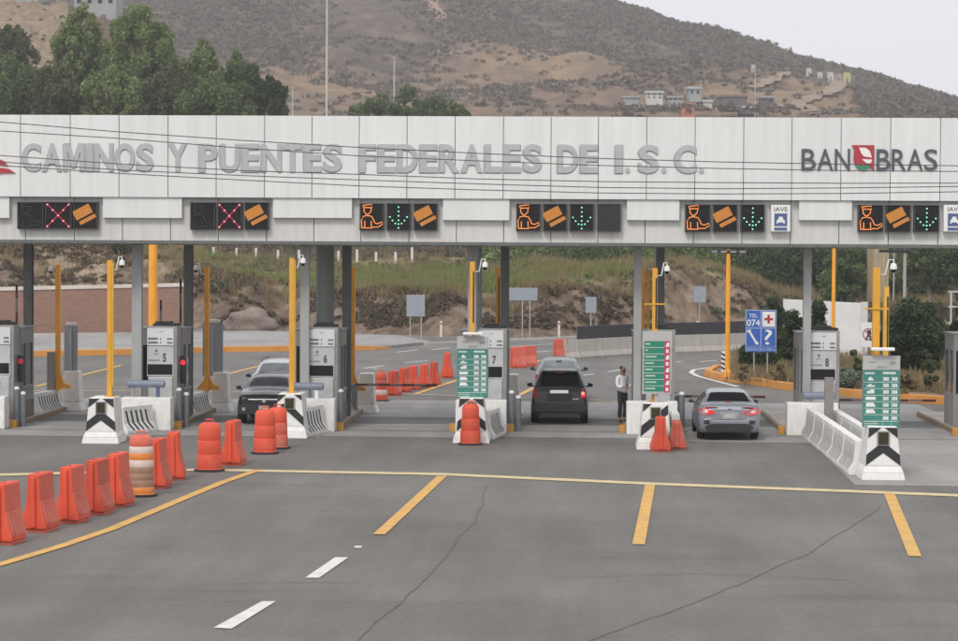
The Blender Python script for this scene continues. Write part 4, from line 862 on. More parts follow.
# ---- price boards
def vehicle_icon(b, i, x0, x1, z0, z1, y):
    W_ = x1-x0; Hh = z1-z0
    def Q(L): b.prism([(x0+u*W_, z0+v*Hh) for u, v in L], 'y', y, y+.003)
    if i == 0: Q([(.25, .2), (.75, .2), (.75, .5), (.62, .55), (.55, .8), (.38, .8), (.30, .55), (.25, .5)])
    elif i == 1: Q([(.1, .2), (.9, .2), (.9, .45), (.1, .45)]); Q([(.3, .5), (.6, .5), (.6, .7), (.3, .7)])
    elif i == 2: Q([(.15, .2), (.85, .2), (.85, .9), (.5, .9), (.45, .7), (.15, .6)])
    elif i == 3: Q([(.02, .2), (.98, .2), (.98, .75), (.02, .75)])
    else: Q([(.05, .15), (.95, .15), (.95, .5), (.85, .5), (.8, .85), (.1, .85), (.1, .5), (.05, .5)])
def price_board(lab, px0, px1, py0, pyh, py1, Y, lamp_y, rz=0, teal=True):
    a, c = A(px0, py1, Y), A(px1, py0, Y); wd, hh = c.x-a.x, c.z-a.z; hz = A(px0, pyh, Y).z-a.z
    t = thing('price_board', lab, 'price board', (a.x+wd/2, Y, a.z), rz, 'price boards')
    b = MB(); b.box(-wd/2, wd/2, .003, .05, 0, hh); b.build('panel', sign_back, t, bevel=.008)
    b = MB(); b.box(-wd/2+.01, wd/2-.01, -.006, -.001, 0.01, hz); fld = b.build('green_field', teal_sign, t)
    b = MB(); b.box(-wd/2+.01, wd/2-.01, -.006, -.001, hz+.01, hh-.01); b.build('header', sign_grey, t)
    b = MB(); y = -.012; n = 7; rh = hz*.80/n; zt_ = hz*.90
    for i in range(n):
        z1 = zt_-i*rh; z0 = z1-rh*.86; vehicle_icon(b, [0, 1, 2, 3, 4, 4, 4][i], -wd/2+.07, -wd/2+.36*wd, z0, z1, y) if i < 6 else None
        for col in (.06, .29):
            for q in range(3): b.box(col*wd+q*.045, col*wd+.034+q*.045, y, y+.003, z0+.02, z1-.03)
        b.box(-wd/2+.03, wd/2-.03, y, y+.002, z0-rh*.13, z0-rh*.07)
    for q in range(6): b.box(-wd/2+.06+q*.04, -wd/2+.09+q*.04, y, y+.003, hz*.93, hz*.96)
    for q in range(7): b.box(.04+q*.045, .075+q*.045, y, y+.003, hz*.93, hz*.97)
    for i in range(3):
        for q in range(9): b.box(-wd/2+.05+q*.038, -wd/2+.078+q*.038, y, y+.003, .03+i*.05, .045+i*.05)
    b.box(.045*wd, .05*wd, y, y+.002, .03, zt_); b.box(.27*wd, .275*wd, y, y+.002, .03, zt_)
    b.build('price_print', sign_white, t)
    b = MB(); 
    for q in range(6): b.box(-.10+q*.04, -.075+q*.04, y, y+.003, hz+(hh-hz)*.12, hz+(hh-hz)*.28)
    for q in range(5): b.box(-wd*.32+q*.03, -wd*.32+.02+q*.03, y, y+.003, hz+(hh-hz)*.5, hz+(hh-hz)*.6); b.box(wd*.22+q*.03, wd*.22+.02+q*.03, y, y+.003, hz+(hh-hz)*.4, hz+(hh-hz)*.6)
    b.build('header_print', M('ink_light', (.22, .24, .25), .6, .1), t)
    zl = A(px0, lamp_y, Y).z-a.z; b = MB(); b.box(-wd*.30, wd*.32, -.22, -.04, zl-.035, zl+.045); b.build('lamp_bar', sign_white, t, bevel=.02)
    b = MB(); b.tube([(-.2, .02, hh-.05), (-.2, .0, zl), (-.2, -.1, zl)], .015, 6); b.tube([(.2, .02, hh-.05), (.2, .0, zl), (.2, -.1, zl)], .015, 6); b.build('lamp_bracket', steel_grey, t)
    zb = 1.303-a.z; b = MB()
    b.box(-.06, .06, .052, .16, zb, hh-.1); b.build('post', steel_grey, t)
    return t
price_board('teal price board with white vehicle symbols at lane 7', 456.5, 488.5, 336.5, 349, 397.5, noses[3][1].y+.5, 333.5)
price_board('nearest teal price board with white vehicle symbols at the far right', 862, 900.5, 355.8, 370, 427, noses[5][1].y+.52, 349)
Y = noses[4][1].y+.50; a, c = A(642, 394, Y), A(671.5, 331.5, Y); wd, hh = c.x-a.x, c.z-a.z; hz = A(642, 341, Y).z-a.z
t = thing('price_board', 'tall narrow green price board with a red column of prices', 'price board', (a.x+wd/2, Y, a.z), 0, 'price boards')
b = MB(); b.box(-wd/2, wd/2, .003, .05, 0, hh); b.build('panel', sign_grey, t, bevel=.008)
b = MB(); b.box(-wd/2+.05, wd/2-.20, -.006, -.001, .05, hz); b.build('green_field', green_sign, t)
b = MB(); b.box(wd/2-.195, wd/2-.04, -.006, -.001, .05, hz); b.build('red_column', red_sign, t)
b = MB(); rh = (hz-.06)/8
for i in range(8):
    z0 = .06+i*rh; b.box(-wd/2+.05, wd/2-.2, -.010, -.008, z0-.008, z0+.004)
    b.prism([(wd/2-.17+.0, z0+.02), (wd/2-.06, z0+.02), (wd/2-.06, z0+rh-.04), (wd/2-.12, z0+rh-.04)], 'y', -.010, -.008) if i % 2 else b.box(wd/2-.15, wd/2-.08, -.010, -.008, z0+.03, z0+rh-.05)
    for q in range([8, 9, 8, 6, 7, 9, 2, 4][i]): b.box(-wd/2+.09+q*.035, -wd/2+.115+q*.035, -.010, -.008, z0+rh*.45, z0+rh*.65)
b.build('price_print', sign_white, t); b = MB(); b.box(-.06, .06, .052, .16, 1.303-a.z, hh-.1); b.build('post', steel_grey, t)
# boards of the opposite direction seen from behind, standing on the rear blocks
for k, px0, px1, py0, py1, lab in [(0, 64, 77.5, 326, 376, 'back of a tall grey price board beside the rear gold pole at the left edge'), (1, 202.5, 223, 323, 376, 'back of a wide grey price board beside the rear gold pole of lane 5')]:
    Y = 81.2; a, c = A(px0, py1, Y), A(px1, py0, Y); wd, hh = c.x-a.x, c.z-a.z
    t = thing('price_board', lab, 'price board', (a.x+wd/2, Y, a.z), group='boards seen from behind'); b = MB(); b.box(-wd/2, wd/2, 0, .05, 0, hh); b.build('panel', sign_back, t, bevel=.01)
    b = MB(); b.box(-.04, .04, -.06, -.003, 1.3-a.z, hh-.05); b.build('post', M('galvanised', (.36, .40, .42), .4, .1), t); b = MB(); b.box(-wd*.35, wd*.35, -.05, .12, hh+.02, hh+.12); b.build('lamp_bar', sign_white, t, bevel=.02)
t = thing('steel_post', 'grey brown rectangular post left of the rear gold pole at the left edge', 'post', (A(51, 380, 80.2).x, 80.2, 0)); b = MB(); b.box(-.12, .12, -.08, .08, 0, A(51, 352, 80.2).z); b.build('post', M('post_brown', (.24, .20, .18), .6, .1), t)
# ---- boom gates
boom_m = M('boom_red', (.13, .03, .03), .5, .1); 
def boom(lab, X, Y, zc_, ln, up=False, red=True, zb=.15, drop=0.0):
    t = thing('boom_gate', lab, 'boom gate', (X, Y, zb), group='boom gates'); b = MB(); b.box(-.16, .16, -.18, .18, 0, zc_-.08-zb+.1); b.build('cabinet', kiosk_metal, t, bevel=.02)
    z = zc_-zb
    n = 7; A0 = MB(); B0 = MB()
    for i in range(n):
        u0, u1 = .1+ln*i/n, .1+ln*(i+1)/n; tgt = A0 if i % 2 == 0 else B0
        if up: tgt.box(-.035, .035, -.25, -.20, z+u0, z+u1)
        else: tgt.hull([(u0, -.25, z-.04), (u0, -.20, z-.04), (u0, -.20, z+.04), (u0, -.25, z+.04)], [(u1, -.25, z-.04), (u1, -.20, z-.04), (u1, -.20, z+.04), (u1, -.25, z+.04)])
    A0.build('arm', boom_m if red else black, t); B0.build('arm_stripes', M('boom_pale', (.30, .22, .20), .5, .1) if red else steel_dark, t)
def bz(px, py, Y): return A(px, py, Y).z
boom('lowered red boom gate across the empty lane between booths 6 and 7', A(352, 386, 79.8).x, 80.1, bz(390, 385, 79.8), 2.75)
boom('lowered boom gate ahead of the silver sedan', A(676, 396, 77).x, 77.2, bz(720, 396.5, 77), 2.75)
boom('lowered boom gate beside the nearest price board', A(835, 400, 77).x, 77.2, bz(860, 400, 77), 3.1)
boom('raised red and white boom gate at the left edge', A(16.5, 330, 76.5).x, 76.75, 1.1, bz(16, 284, 76.5)-1.2, True)
boom('raised dark boom gate behind booth number 5', A(180.5, 330, 79.6).x, 79.85, 1.1, bz(180, 279, 79.6)-1.2, True, False)
boom('raised dark boom gate behind the gold pole by the person in white', A(663.5, 330, 79.4).x, 79.65, 1.1, bz(663, 308, 79.4)-1.2, True, True)
boom('raised short dark boom gate seen over the roof of booth number 5', A(161, 330, 83).x, 83.2, 1.1, bz(161, 300, 83)-1.2, True, False, zb=0)
# ================================================================== ROAD BARRIERS
def water_barrier(name, m1, m2, lab, grp, h=1.15, L_=.82):
    t = thing(name, lab, 'barrier', (0, 0, 0), group=grp); pf = [(-.27, .07), (.27, .07), (.27, .16), (.235, .24), (.15, .62), (.125, h-.04), (.11, h), (-.11, h), (-.125, h-.04), (-.15, .62), (-.235, .24), (-.27, .16)]
    b = MB(); b.prism(pf, 'y', .05, L_-.05); 
    for y in (0, L_-.05): b.prism([(-.06, .1), (.06, .1), (.05, h-.05), (-.05, h-.05)], 'y', y, y+.05)
    n_ = len(pf)
    for i_ in range(2, 2+n_):
        if (i_-2) in (2, 3, 4, 8, 9, 10): b.m[i_] = 1
    b.build('body', [m1, m2], t, bevel=.022)
    b = MB()
    n = 5
    for i in range(n):
        y = .10+i*(L_-.2)/n
        for sg in (-1, 1): b.hull([(sg*.15, y, .62), (sg*.17, y, .60), (sg*.17, y+.1, .60), (sg*.15, y+.1, .62)], [(sg*.24, y, .2), (sg*.285, y, .18), (sg*.285, y+.1, .18), (sg*.24, y+.1, .2)])
        b.box(-.25, .25, y, y+.11, 0, .069)
    b.build('ribs', m2, t, bevel=.01)
    b = MB(); b.lathe([(.05, h+.001), (.05, h+.02), (.03, h+.03)], 12, (0, L_*.3, 0)); b.build('fill_cap', m2, t)
    return t
og = 'orange water barriers along the left line'
wb = water_barrier('water_barrier', orange_pl, orange_dull, '', og)
spots = [(-1, 546, 'nearest orange barrier, cut by the left edge of the picture'), (34, 533.5, 'second orange barrier counted from the left edge'), (66.5, 524.5, 'third orange barrier counted from the left edge'), (92.5, 516, 'fourth orange barrier counted from the left edge'), (114, 508, 'fifth orange barrier, just left of the striped drum'),
         (155, 489.5, 'orange barrier mostly hidden behind the striped drum'), (174, 481, 'orange barrier between the striped drum and the tall orange drum'), (231, 466.5, 'orange barrier just right of the tall orange drum')]
for i, (px, py, lab) in enumerate(spots):
    p = G(px, py)
    o = wb if i == 0 else dup(wb, (0, 0, 0)); o['label'] = lab; o.location = (p.x-.05, p.y+.05, 0); o.rotation_euler = (0, 0, math.radians([-11, -11, -10, -9, -8, -5, 4, -6][i]))
p = G(661, 452.5); o = dup(wb, (p.x, p.y, 0), math.radians(2), scale=(1, .8, .84), label='bright orange barrier standing end on before the slanted band crash nose', group='orange barriers before the crash noses'); 
wb2 = water_barrier('water_barrier', orange_dull, drum_brown, 'dusty brownish orange barrier right of the bright one at the crash nose', 'orange barriers before the crash noses', .82, .8); p = G(677, 451); wb2.location = (p.x, p.y+.05, 0)
# far row behind the booths
fg = 'far orange barriers beyond the booths'
far_b = [(391, 396, 'first'), (402, 392.5, 'second'), (411.5, 390, 'third'), (423, 388, 'fourth'), (433, 385.5, 'fifth'), (446.5, 378.5, 'sixth')]
for i, (px, py, n_) in enumerate(far_b):
    p = G(px, py); dup(wb, (p.x, p.y, 0), math.radians(-12+i*2), n_+' orange barrier counted from the slatted drum in the far row', fg, (1, .8, .82 if i < 5 else .95))
for px0, py0, ln, lab in [(510.5, 368, 1, 'orange barrier standing sideways between booth 7 and the dark vehicle'), (521, 366.5, 1, 'orange barrier just left above the dark vehicle mirror'), (554, 358.5, 1, 'orange barrier at the left end of the concrete barrier')]:
    p = G(px0, py0); dup(wb, (p.x, p.y, 0), math.radians(-68), lab, fg, (1, .95, .85))
# drums
def drum(lab, mats, mis_, h=1.1, r0=.30, r1=.21, top=None, grp='orange traffic drums'):
    t = thing('traffic_drum', lab, 'traffic drum', (0, 0, 0), group=grp); prof = [(r0+.02, .06)]; n = len(mis_); ms = []
    for i in range(n):
        ra = r0+(r1-r0)*i/n; rb = r0+(r1-r0)*(i+1)/n; z0 = .07+(h-.17)*i/n; z1 = .07+(h-.17)*(i+1)/n
        prof += [(ra-.004, z0+.006), (ra, z0+.02), (ra-.004, z1-.01), (ra-.010, z1-.002)]; ms += [mis_[i]]*4
    prof += [(r1*.97, h-.08), (r1*.86, h-.03), (r1*.55, h)]; ms += [mis_[-1]]*4
    b = MB(); b.lathe(prof, 32, mis=ms); b.build('body', mats, t, smooth=True, angle=50)
    b = MB(); b.lathe([(r0+.07, 0), (r0+.07, .045), (r0+.03, .058)], 32); b.build('base', rubber, t)
    b = MB(); b.tube([(-.10, 0, h-.02), (-.09, 0, h+.07), (.09, 0, h+.07), (.10, 0, h-.02)], .022, 8); b.build('handle', mats[mis_[-1]], t, smooth=True)
    return t
O1 = [orange_pl, drum_white, drum_orange, drum_brown, orange_dull]
d = drum('tall plain orange drum with a handle left of booth lane 6', O1, [0]*3, 1.22, .315, .265); d.location = G(209.5, 471) 
d = drum('striped drum with orange, white and brown bands in the left row', O1, [2, 3, 3, 3, 1, 2, 1, 4], 1.38, .30, .26); d.location = G(141, 496)
d = drum('orange drum with a pale mark before the black car', O1, [0]*3, 1.20, .31, .26); d.location = G(265, 453.5)
d = drum('duller orange drum half hidden behind another before the black car', O1, [4, 4, 0], 1.15, .29, .25); d.location = G(277.5, 448.5)
d = drum('orange drum directly in front of the crash nose of lane 7', O1, [0, 0, 0], 1.18, .29, .22); d.location = (noses[3][1].x, noses[3][1].y-.42, 0)
d = drum('far orange drum with pale slats at the start of the far row', O1, [0, 1, 0, 4, 0], 1.05, .24, .20); d.location = G(381, 401)
d = drum('small orange drum against the rear white block of lane 6', O1, [0]*5, .9, .2, .16); q = A(350, 385, 80.2); d.location = (q.x-.35, 80.0, .16)
# ================================================================== VEHICLES
def cr(P, t):   # Catmull-Rom through a list of vectors, t in 0..len-1
    n = len(P); k = min(int(t), n-2); f = t-k; p0 = P[max(k-1, 0)]; p1 = P[k]; p2 = P[k+1]; p3 = P[min(k+2, n-1)]; T = .36
    m1 = (p2-p0)*T; m2 = (p3-p1)*T; f2 = f*f; f3 = f2*f
    return p1*(2*f3-3*f2+1)+m1*(f3-2*f2+f)+p2*(-2*f3+3*f2)+m2*(f3-f2)
def carbody(t, st, paint, glass, wins, trim):
    """st: stations (y, zb, wb, zs, ws, zbelt, wbelt, zedge, wedge, zc) rear to front; wins: (name, u0, u1, v0, v1)"""
    rings = []
    for (y, zb, wb_, zs, ws, zt, wt, ze, we, zc_) in st:
        rings.append([np.array(p, float) for p in ((0, y, zb), (wb_, y, zb), (ws, y, zs), (wt, y, zt), (we, y, ze), (0, y, zc_))])
    SU, SV = 6, 6; nu, nv = (len(st)-1)*SU, 5*SV; g = np.zeros((nu+1, nv+1, 3))
    for i in range(nu+1):
        u = i/SU; k = min(int(u), len(st)-2)
        ctrl = [cr([r[j] for r in rings], u) for j in range(6)]
        for j in range(nv+1): g[i, j] = cr(ctrl, j/SV)
    g[:, 0, 0] = 0; g[:, -1, 0] = 0
    kinds = {}
    for (nm, u0, u1, v0, v1) in wins:
        for i in range(round(u0*SU), round(u1*SU)):
            for j in range(round(v0*SV), round(v1*SV)): kinds[(i, j)] = nm
    def emit(sel, nm, mat, off=0.0):
        b = MB(); idx = {}
        for sg in (1, -1):
            for i in range(nu):
                for j in range(nv):
                    if kinds.get((i, j)) != sel: continue
                    f = []
                    for (a, c) in ((i, j), (i+1, j), (i+1, j+1), (i, j+1)):
                        x = g[a, c, 0]; key = (a, c, 0 if abs(x) < 1e-6 else sg)
                        if key not in idx: idx[key] = len(b.v); b.v.append((x*sg, g[a, c, 1], g[a, c, 2]))
                        f.append(idx[key])
                    if len(set(f)) < 3: continue
                    f = [q for n_, q in enumerate(f) if q not in f[:n_]]
                    b.f.append(f if sg == 1 else f[::-1]); b.m.append(0)
        if sel is None:
            for i, rev in ((0, False), (nu, True)):
                r = [(g[i, j, 0], g[i, j, 1], g[i, j, 2]) for j in range(nv+1)]; l = [(-p[0], p[1], p[2]) for p in r[1:-1]][::-1]; b.add(r+l, [list(range(len(r)+len(l)))[::(-1 if rev else 1)]])
        if b.f: return b.build(nm, mat, t, smooth=True, angle=50)
    body = emit(None, 'body', paint)
    for nm in sorted(set(kinds.values())): emit(nm, nm, glass if nm != 'roof' else trim)
    return body, g
def wheels(t, ys, x, r, wd=.22, m_rim=None):
    for y in ys:
        for sg in (-1, 1):
            e = bpy.data.objects.new('wheel', None); C.objects.link(e); e.parent = t; e.location = (sg*x, y, r)
            b = MB(); b.lathe([(r-.07, -wd/2), (r-.02, -wd/2), (r, -wd/2+.03), (r, wd/2-.03), (r-.02, wd/2), (r-.07, wd/2)], 28, axis='x'); b.build('tyre', rubber, e, smooth=True)
            b = MB(); b.lathe([(r-.075, -wd/2-.004), (r*.3, -wd/2+.03), (r*.3, wd/2-.03), (r-.075, wd/2+.004)], 20, axis='x'); b.build('rim', m_rim or M_rim, e, smooth=True)
M_rim = M('rim_alloy', (.30, .31, .32), .35, .1, metal=.7)
def carpaint(n, c, r=.32, metal=.3): return M(n, c, r, .06, 1.5, metal=metal, dirt=.16, dirtcol=(.20, .17, .14), coat=.5)
paint_silver = carpaint('paint_silver', (.27, .28, .32)); paint_dark = carpaint('paint_dark_grey', (.045, .052, .058), .3, .2); paint_black = carpaint('paint_black', (.010, .010, .012), .25, 0); paint_white = carpaint('paint_white', (.62, .63, .64), .35, 0); paint_sil2 = carpaint('paint_pale_silver', (.22, .24, .26)); paint_gold = carpaint('paint_grey_beige', (.42, .43, .44))
glass_m = M('car_glass', (.010, .012, .013), .05, .1, 2, spec=.6); glass_sky = M('car_glass_sky', (.16, .18, .19), .08, .3, 3, spec=.7); plast = M('black_plastic', (.022, .022, .023), .55, .15); chrome = M('chrome', (.55, .55, .56), .2, .05, metal=.9)  # lighter glass: sky reflection painted into its base colour
tail_on = M('tail_lamp_lit', (.5, .02, .03), .25, .1, emit=(1, .05, .05), estr=.26); tail_hot = M('tail_lamp_core', (.9, .3, .25), .3, 0, emit=(1, .35, .26), estr=.6); tail_off = M('tail_lamp', (.28, .015, .02), .2, .1)
plate_m = M('number_plate', (.42, .43, .42), .5, .1, 20); lamp_clear = M('headlamp', (.50, .52, .55), .12, .1, metal=.5)
def extr(t, name, m, pts, y, d, mirror=False, bevel=.008):   # polygon in the x-z plane, front at y, depth d (towards +Y)
    for sg in ((1, -1) if mirror else (1,)):
        b = MB(); P = [(sg*p[0], p[1]) for p in pts]; P = P if sg == 1 else P[::-1]; b.prism(P, 'y', y, y+d); b.build(name, m, t, bevel=bevel)
def wrap(t, name, m, pts, bevel=.006):  # closed lens between an outer outline (x, y, z) and the same outline pushed inwards
    for sg in (1, -1):
        a = [(sg*p[0], p[1], p[2]) for p in pts]; c = [(sg*(p[0]-.06), p[1]+.10, p[2]) for p in pts]
        b = MB(); b.hull(a[::1] if sg == 1 else a[::-1], c[::1] if sg == 1 else c[::-1]); b.build(name, m, t)
def mirror_part(t, x, y, z, m, s=1.0, rear=True):
    for sg in (-1, 1):
        b = MB(); b.hull([(sg*x, y-.05, z-.07*s), (sg*(x+.17*s), y-.06, z-.06*s), (sg*(x+.20*s), y-.05, z+.04*s), (sg*(x+.03), y-.05, z+.08*s)], [(sg*(x+.02), y+.10, z-.04*s), (sg*(x+.15*s), y+.08, z-.04*s), (sg*(x+.16*s), y+.08, z+.02*s), (sg*(x+.03), y+.1, z+.05*s)]); b.box(min(sg*(x-.12), sg*(x+.02)), max(sg*(x-.12), sg*(x+.02)), y, y+.06, z-.07*s, z-.03*s); b.build('side_mirror', m, t, bevel=.012)
def finish(t, px, py, X=None, Y=None, rz=0):
    p = G(px, py); t.location = (p.x, p.y, 0); t.rotation_euler = (0, 0, rz)
# -- silver sedan, seen from behind
def sedan(lab):
    t = thing('sedan', lab, 'car')
    st = [ # y, zb, wb, zs, ws, zbelt, wbelt, zedge, wedge, zc
     (0.00, .34, .62, .52, .76, .86, .70, .92, .52, .93),
     (0.06, .30, .74, .50, .86, .88, .80, 1.00, .66, 1.02),
     (0.22, .24, .80, .50, .895, .90, .86, 1.06, .72, 1.085),
     (0.55, .22, .82, .48, .90, .92, .875, 1.08, .74, 1.10),
     (1.15, .22, .82, .48, .90, .93, .875, 1.33, .58, 1.37),
     (1.90, .22, .82, .48, .90, .93, .875, 1.385, .565, 1.43),
     (2.50, .22, .82, .48, .90, .92, .875, 1.36, .57, 1.41),
     (3.25, .22, .82, .48, .90, .91, .87, 1.00, .74, 1.04),
     (3.90, .24, .80, .48, .89, .86, .85, .92, .70, .95),
     (4.40, .26, .72, .46, .84, .74, .78, .78, .60, .80),
     (4.62, .32, .58, .44, .66, .62, .62, .66, .46, .67)]
    carbody(t, st, paint_silver, glass_m, [('rear_window', 3.17, 3.95, 4.17, 5), ('windscreen', 6.1, 6.9, 4.17, 5), ('side_window', 3.7, 5.1, 3.17, 3.84), ('side_window', 5.2, 6.6, 3.17, 3.84)], glass_m)
    wheels(t, (.92, 3.62), .79, .325)
    extr(t, 'lower_bumper', plast, [(-.60, .27), (.60, .27), (.72, .40), (.66, .46), (.45, .50), (-.45, .50), (-.66, .46), (-.72, .40)], -.012, .09)
    extr(t, 'bumper', paint_silver, [(-.60, .50), (.60, .50), (.74, .56), (.76, .64), (.55, .68), (.46, .61), (-.46, .61), (-.55, .68), (-.76, .64), (-.74, .56)], -.028, .12, bevel=.02)
    extr(t, 'reflector_recess', plast, [(.56, .50), (.74, .50), (.755, .60), (.60, .62)], -.034, .06, True)
    wrap(t, 'tail_light', tail_on, [(.40, -.012, .80), (.62, -.03, .77), (.82, .0, .79), (.905, .20, .85), (.88, .16, .94), (.70, .0, .975), (.60, -.025, .90), (.46, -.018, .87)])
    extr(t, 'brake_light', tail_hot, [(.62, .83), (.73, .82), (.74, .88), (.64, .89)], -.036, .04, True)
    extr(t, 'light_bar', tail_off, [(.34, .985), (.62, .955), (.72, .99), (.50, 1.0)], -.01, .09, True)
    extr(t, 'plate_recess', steel_grey, [(-.20, .64), (.20, .64), (.28, .82), (-.28, .82)], -.006, .05)
    extr(t, 'number_plate', plate_m, [(-.15, .665), (.15, .665), (.15, .79), (-.15, .79)], -.016, .01)
    extr(t, 'boot_trim', chrome, [(-.28, .825), (.28, .825), (.26, .84), (-.26, .84)], -.012, .02)
    extr(t, 'emblem', chrome, [(-.05, .90), (.05, .90), (.055, .97), (-.055, .97)], .0, .03)
    extr(t, 'crease', plast, [(-.46, .628), (.46, .628), (.46, .634), (-.46, .634)], -.03, .01)
    extr(t, 'high_brake_light', tail_off, [(-.08, 1.12), (.08, 1.12), (.07, 1.145), (-.07, 1.145)], .52, .04)
    mirror_part(t, .90, 2.95, .99, plast, .85); return t
s = sedan('silver grey sedan seen from behind at the boom gate of lane 8'); finish(s, 729.3, 441)
# -- dark SUV, seen from behind
def suv(lab, paint, glass, sc=1.0, lit=True, rails=False, H_=1.70, name='suv'):
    t = thing(name, lab, 'car'); z = H_
    st = [
     (0.00, .42, .66, .55, .78, .92, .76, .99, .62, 1.00),
     (0.05, .36, .76, .55, .86, .95, .84, 1.06, .74, 1.08),
     (0.14, .30, .80, .54, .885, .98, .865, 1.12, .76, 1.15),
     (0.42, .28, .81, .54, .89, 1.02, .87, z-.14, .60, z-.08),
     (0.62, .27, .82, .54, .89, 1.02, .87, z-.07, .60, z-.01),
     (1.80, .27, .82, .54, .89, 1.00, .87, z-.05, .61, z+.01),
     (2.60, .27, .82, .54, .89, .99, .87, z-.10, .60, z-.04),
     (3.30, .27, .82, .54, .89, 1.00, .87, 1.10, .74, 1.14),
     (4.00, .30, .80, .54, .88, .96, .84, 1.02, .70, 1.06),
     (4.32, .34, .74, .52, .84, .88, .78, .94, .62, .96),
     (4.42, .42, .60, .55, .72, .78, .68, .84, .52, .85)]
    carbody(t, st, paint, glass, [('rear_window', 2.17, 2.95, 4.17, 5), ('windscreen', 6.1, 6.9, 4.17, 5), ('side_window', 2.84, 4.3, 3.17, 3.84), ('side_window', 4.4, 5.4, 3.17, 3.84), ('side_window', 5.5, 6.7, 3.17, 3.84)], glass)
    wheels(t, (.85, 3.55), .79, .36, .24)
    if rails: 
        for sg in (-1, 1): b = MB(); b.tube([(sg*.58, .7, z-.02), (sg*.59, .85, z+.05), (sg*.59, 2.4, z+.04), (sg*.58, 2.55, z-.04)], .018, 6); b.build('roof_rail', plast, t, smooth=True)
    mirror_part(t, .90, 3.02, 1.10, plast, 1.0); return t
v = suv('dark charcoal off-road vehicle seen from behind at lane 7', paint_dark, glass_m, H_=1.74)
extr(v, 'bumper', plast, [(-.80, .40), (.80, .40), (.86, .50), (.86, .62), (.80, .70), (-.80, .70), (-.86, .62), (-.86, .50)], -.05, .16, bevel=.02)
extr(v, 'lower_bumper', black, [(-.62, .28), (.62, .28), (.68, .40), (-.68, .40)], .0, .08)
extr(v, 'tail_light', tail_off, [(.66, .84), (.83, .82), (.85, 1.02), (.80, 1.16), (.68, 1.12)], -.004, .12, True)
b = MB(); b.lathe([(.05, -.02), (.06, .0)], 14, (.75, 0, 1.0), 'y'); b.build('brake_light', tail_hot, v); b = MB(); b.box(.68, .84, -.012, -.006, .88, .97); b.build('brake_glow_lens', tail_on, v)
extr(v, 'number_plate', M('plate_glow', (.7, .7, .68), .5, .1, 20, emit=(1, 1, .95), estr=.15), [(-.30, 1.0), (.28, 1.0), (.28, 1.10), (-.30, 1.10)], -.014, .02)  # slight emission added to the plate, which is no lamp
extr(v, 'tailgate_recess', plast, [(-.36, .74), (.36, .74), (.42, .98), (-.42, .98)], -.006, .02)
extr(v, 'handle', black, [(-.06, .79), (.06, .79), (.06, .84), (-.06, .84)], -.012, .02)
extr(v, 'spoiler', paint_dark, [(-.60, 1.66), (.60, 1.66), (.58, 1.71), (-.58, 1.71)], .28, .3, bevel=.015); extr(v, 'high_brake_light', tail_off, [(-.16, 1.63), (.16, 1.63), (.14, 1.665), (-.14, 1.665)], .27, .04)
extr(v, 'badge', chrome, [(.42, .80), (.62, .80), (.62, .83), (.42, .83)], -.012, .01)
finish(v, 559.3, 424.5)
h2 = suv('silver hatchback ahead of the dark off-road vehicle', paint_sil2, glass_sky, H_=1.60); q = v.location; h2.location = (A(558.5, 400, 87).x, 87.2, 0)
extr(h2, 'high_brake_light', tail_off, [(-.1, 1.50), (.1, 1.50), (.1, 1.53), (-.1, 1.53)], .36, .05); extr(h2, 'tail_light', tail_off, [(.66, .84), (.83, .82), (.85, 1.02), (.72, 1.05)], -.004, .12, True); h2['category'] = 'car'; 
# -- oncoming vehicles between islands 1 and 2
def oncoming(lab, paint, px, Y, roofH, glass, hood=None, rails=False, grille=True, name='oncoming_suv'):
    t = suv(lab, paint, glass, H_=roofH, rails=rails, name=name); yf = 4.42
    if grille:
        def fx(nm, m, pts, y, d): 
            b = MB(); b.prism([(-p[0], p[1]) for p in pts], 'y', y-d, y); b.build(nm, m, t, bevel=.008)
        fx('bumper', plast, [(-.78, .34), (.78, .34), (.84, .52), (.80, .64), (-.80, .64), (-.84, .52)], yf+.03, .14)
        fx('grille', black, [(-.46, .66), (.46, .66), (.52, .80), (-.52, .80)], yf+.015, .10); fx('grille_bar', chrome, [(-.5, .80), (.5, .80), (.5, .815), (-.5, .815)], yf+.02, .05)
        fx('number_plate', plate_m, [(-.16, .50), (.16, .50), (.16, .61), (-.16, .61)], yf+.045, .01); fx('emblem', chrome, [(-.05, .71), (.05, .71), (.05, .77), (-.05, .77)], yf+.025, .01)
        for sg in (-1, 1):
            b = MB(); b.hull([(sg*.54, yf, .70), (sg*.80, yf-.25, .74), (sg*.82, yf-.28, .86), (sg*.56, yf-.06, .83)], [(sg*.50, yf-.15, .70), (sg*.74, yf-.35, .74), (sg*.76, yf-.38, .86), (sg*.52, yf-.2, .83)]); b.build('headlight', lamp_clear, t)
            b = MB(); b.lathe([(.06, yf+.035), (.055, yf+.04)], 16, (sg*.64, 0, .50), 'y'); b.build('fog_light', lamp_clear, t)
        b = MB(); 
        for sg in (-1, 1): b.tube([(sg*.1, 3.36, 1.17), (sg*.55, 3.15, 1.25)], .010, 5)
        b.build('wipers', black, t)
    t.location = (A(px, 400, Y).x, Y+4.42, 0); t.rotation_euler = (0, 0, math.pi); return t
glass_front = M('car_glass_front', (.006, .006, .007), .12, .2, 2, spec=.22)
oncoming('black car facing the camera between booths 5 and 6', paint_black, 264, 75.2, 1.50, glass_front, name='black_car')
oncoming('white wagon with roof rails behind the black car', paint_white, 271.5, 82.5, 1.62, glass_sky, rails=True, name='white_wagon')
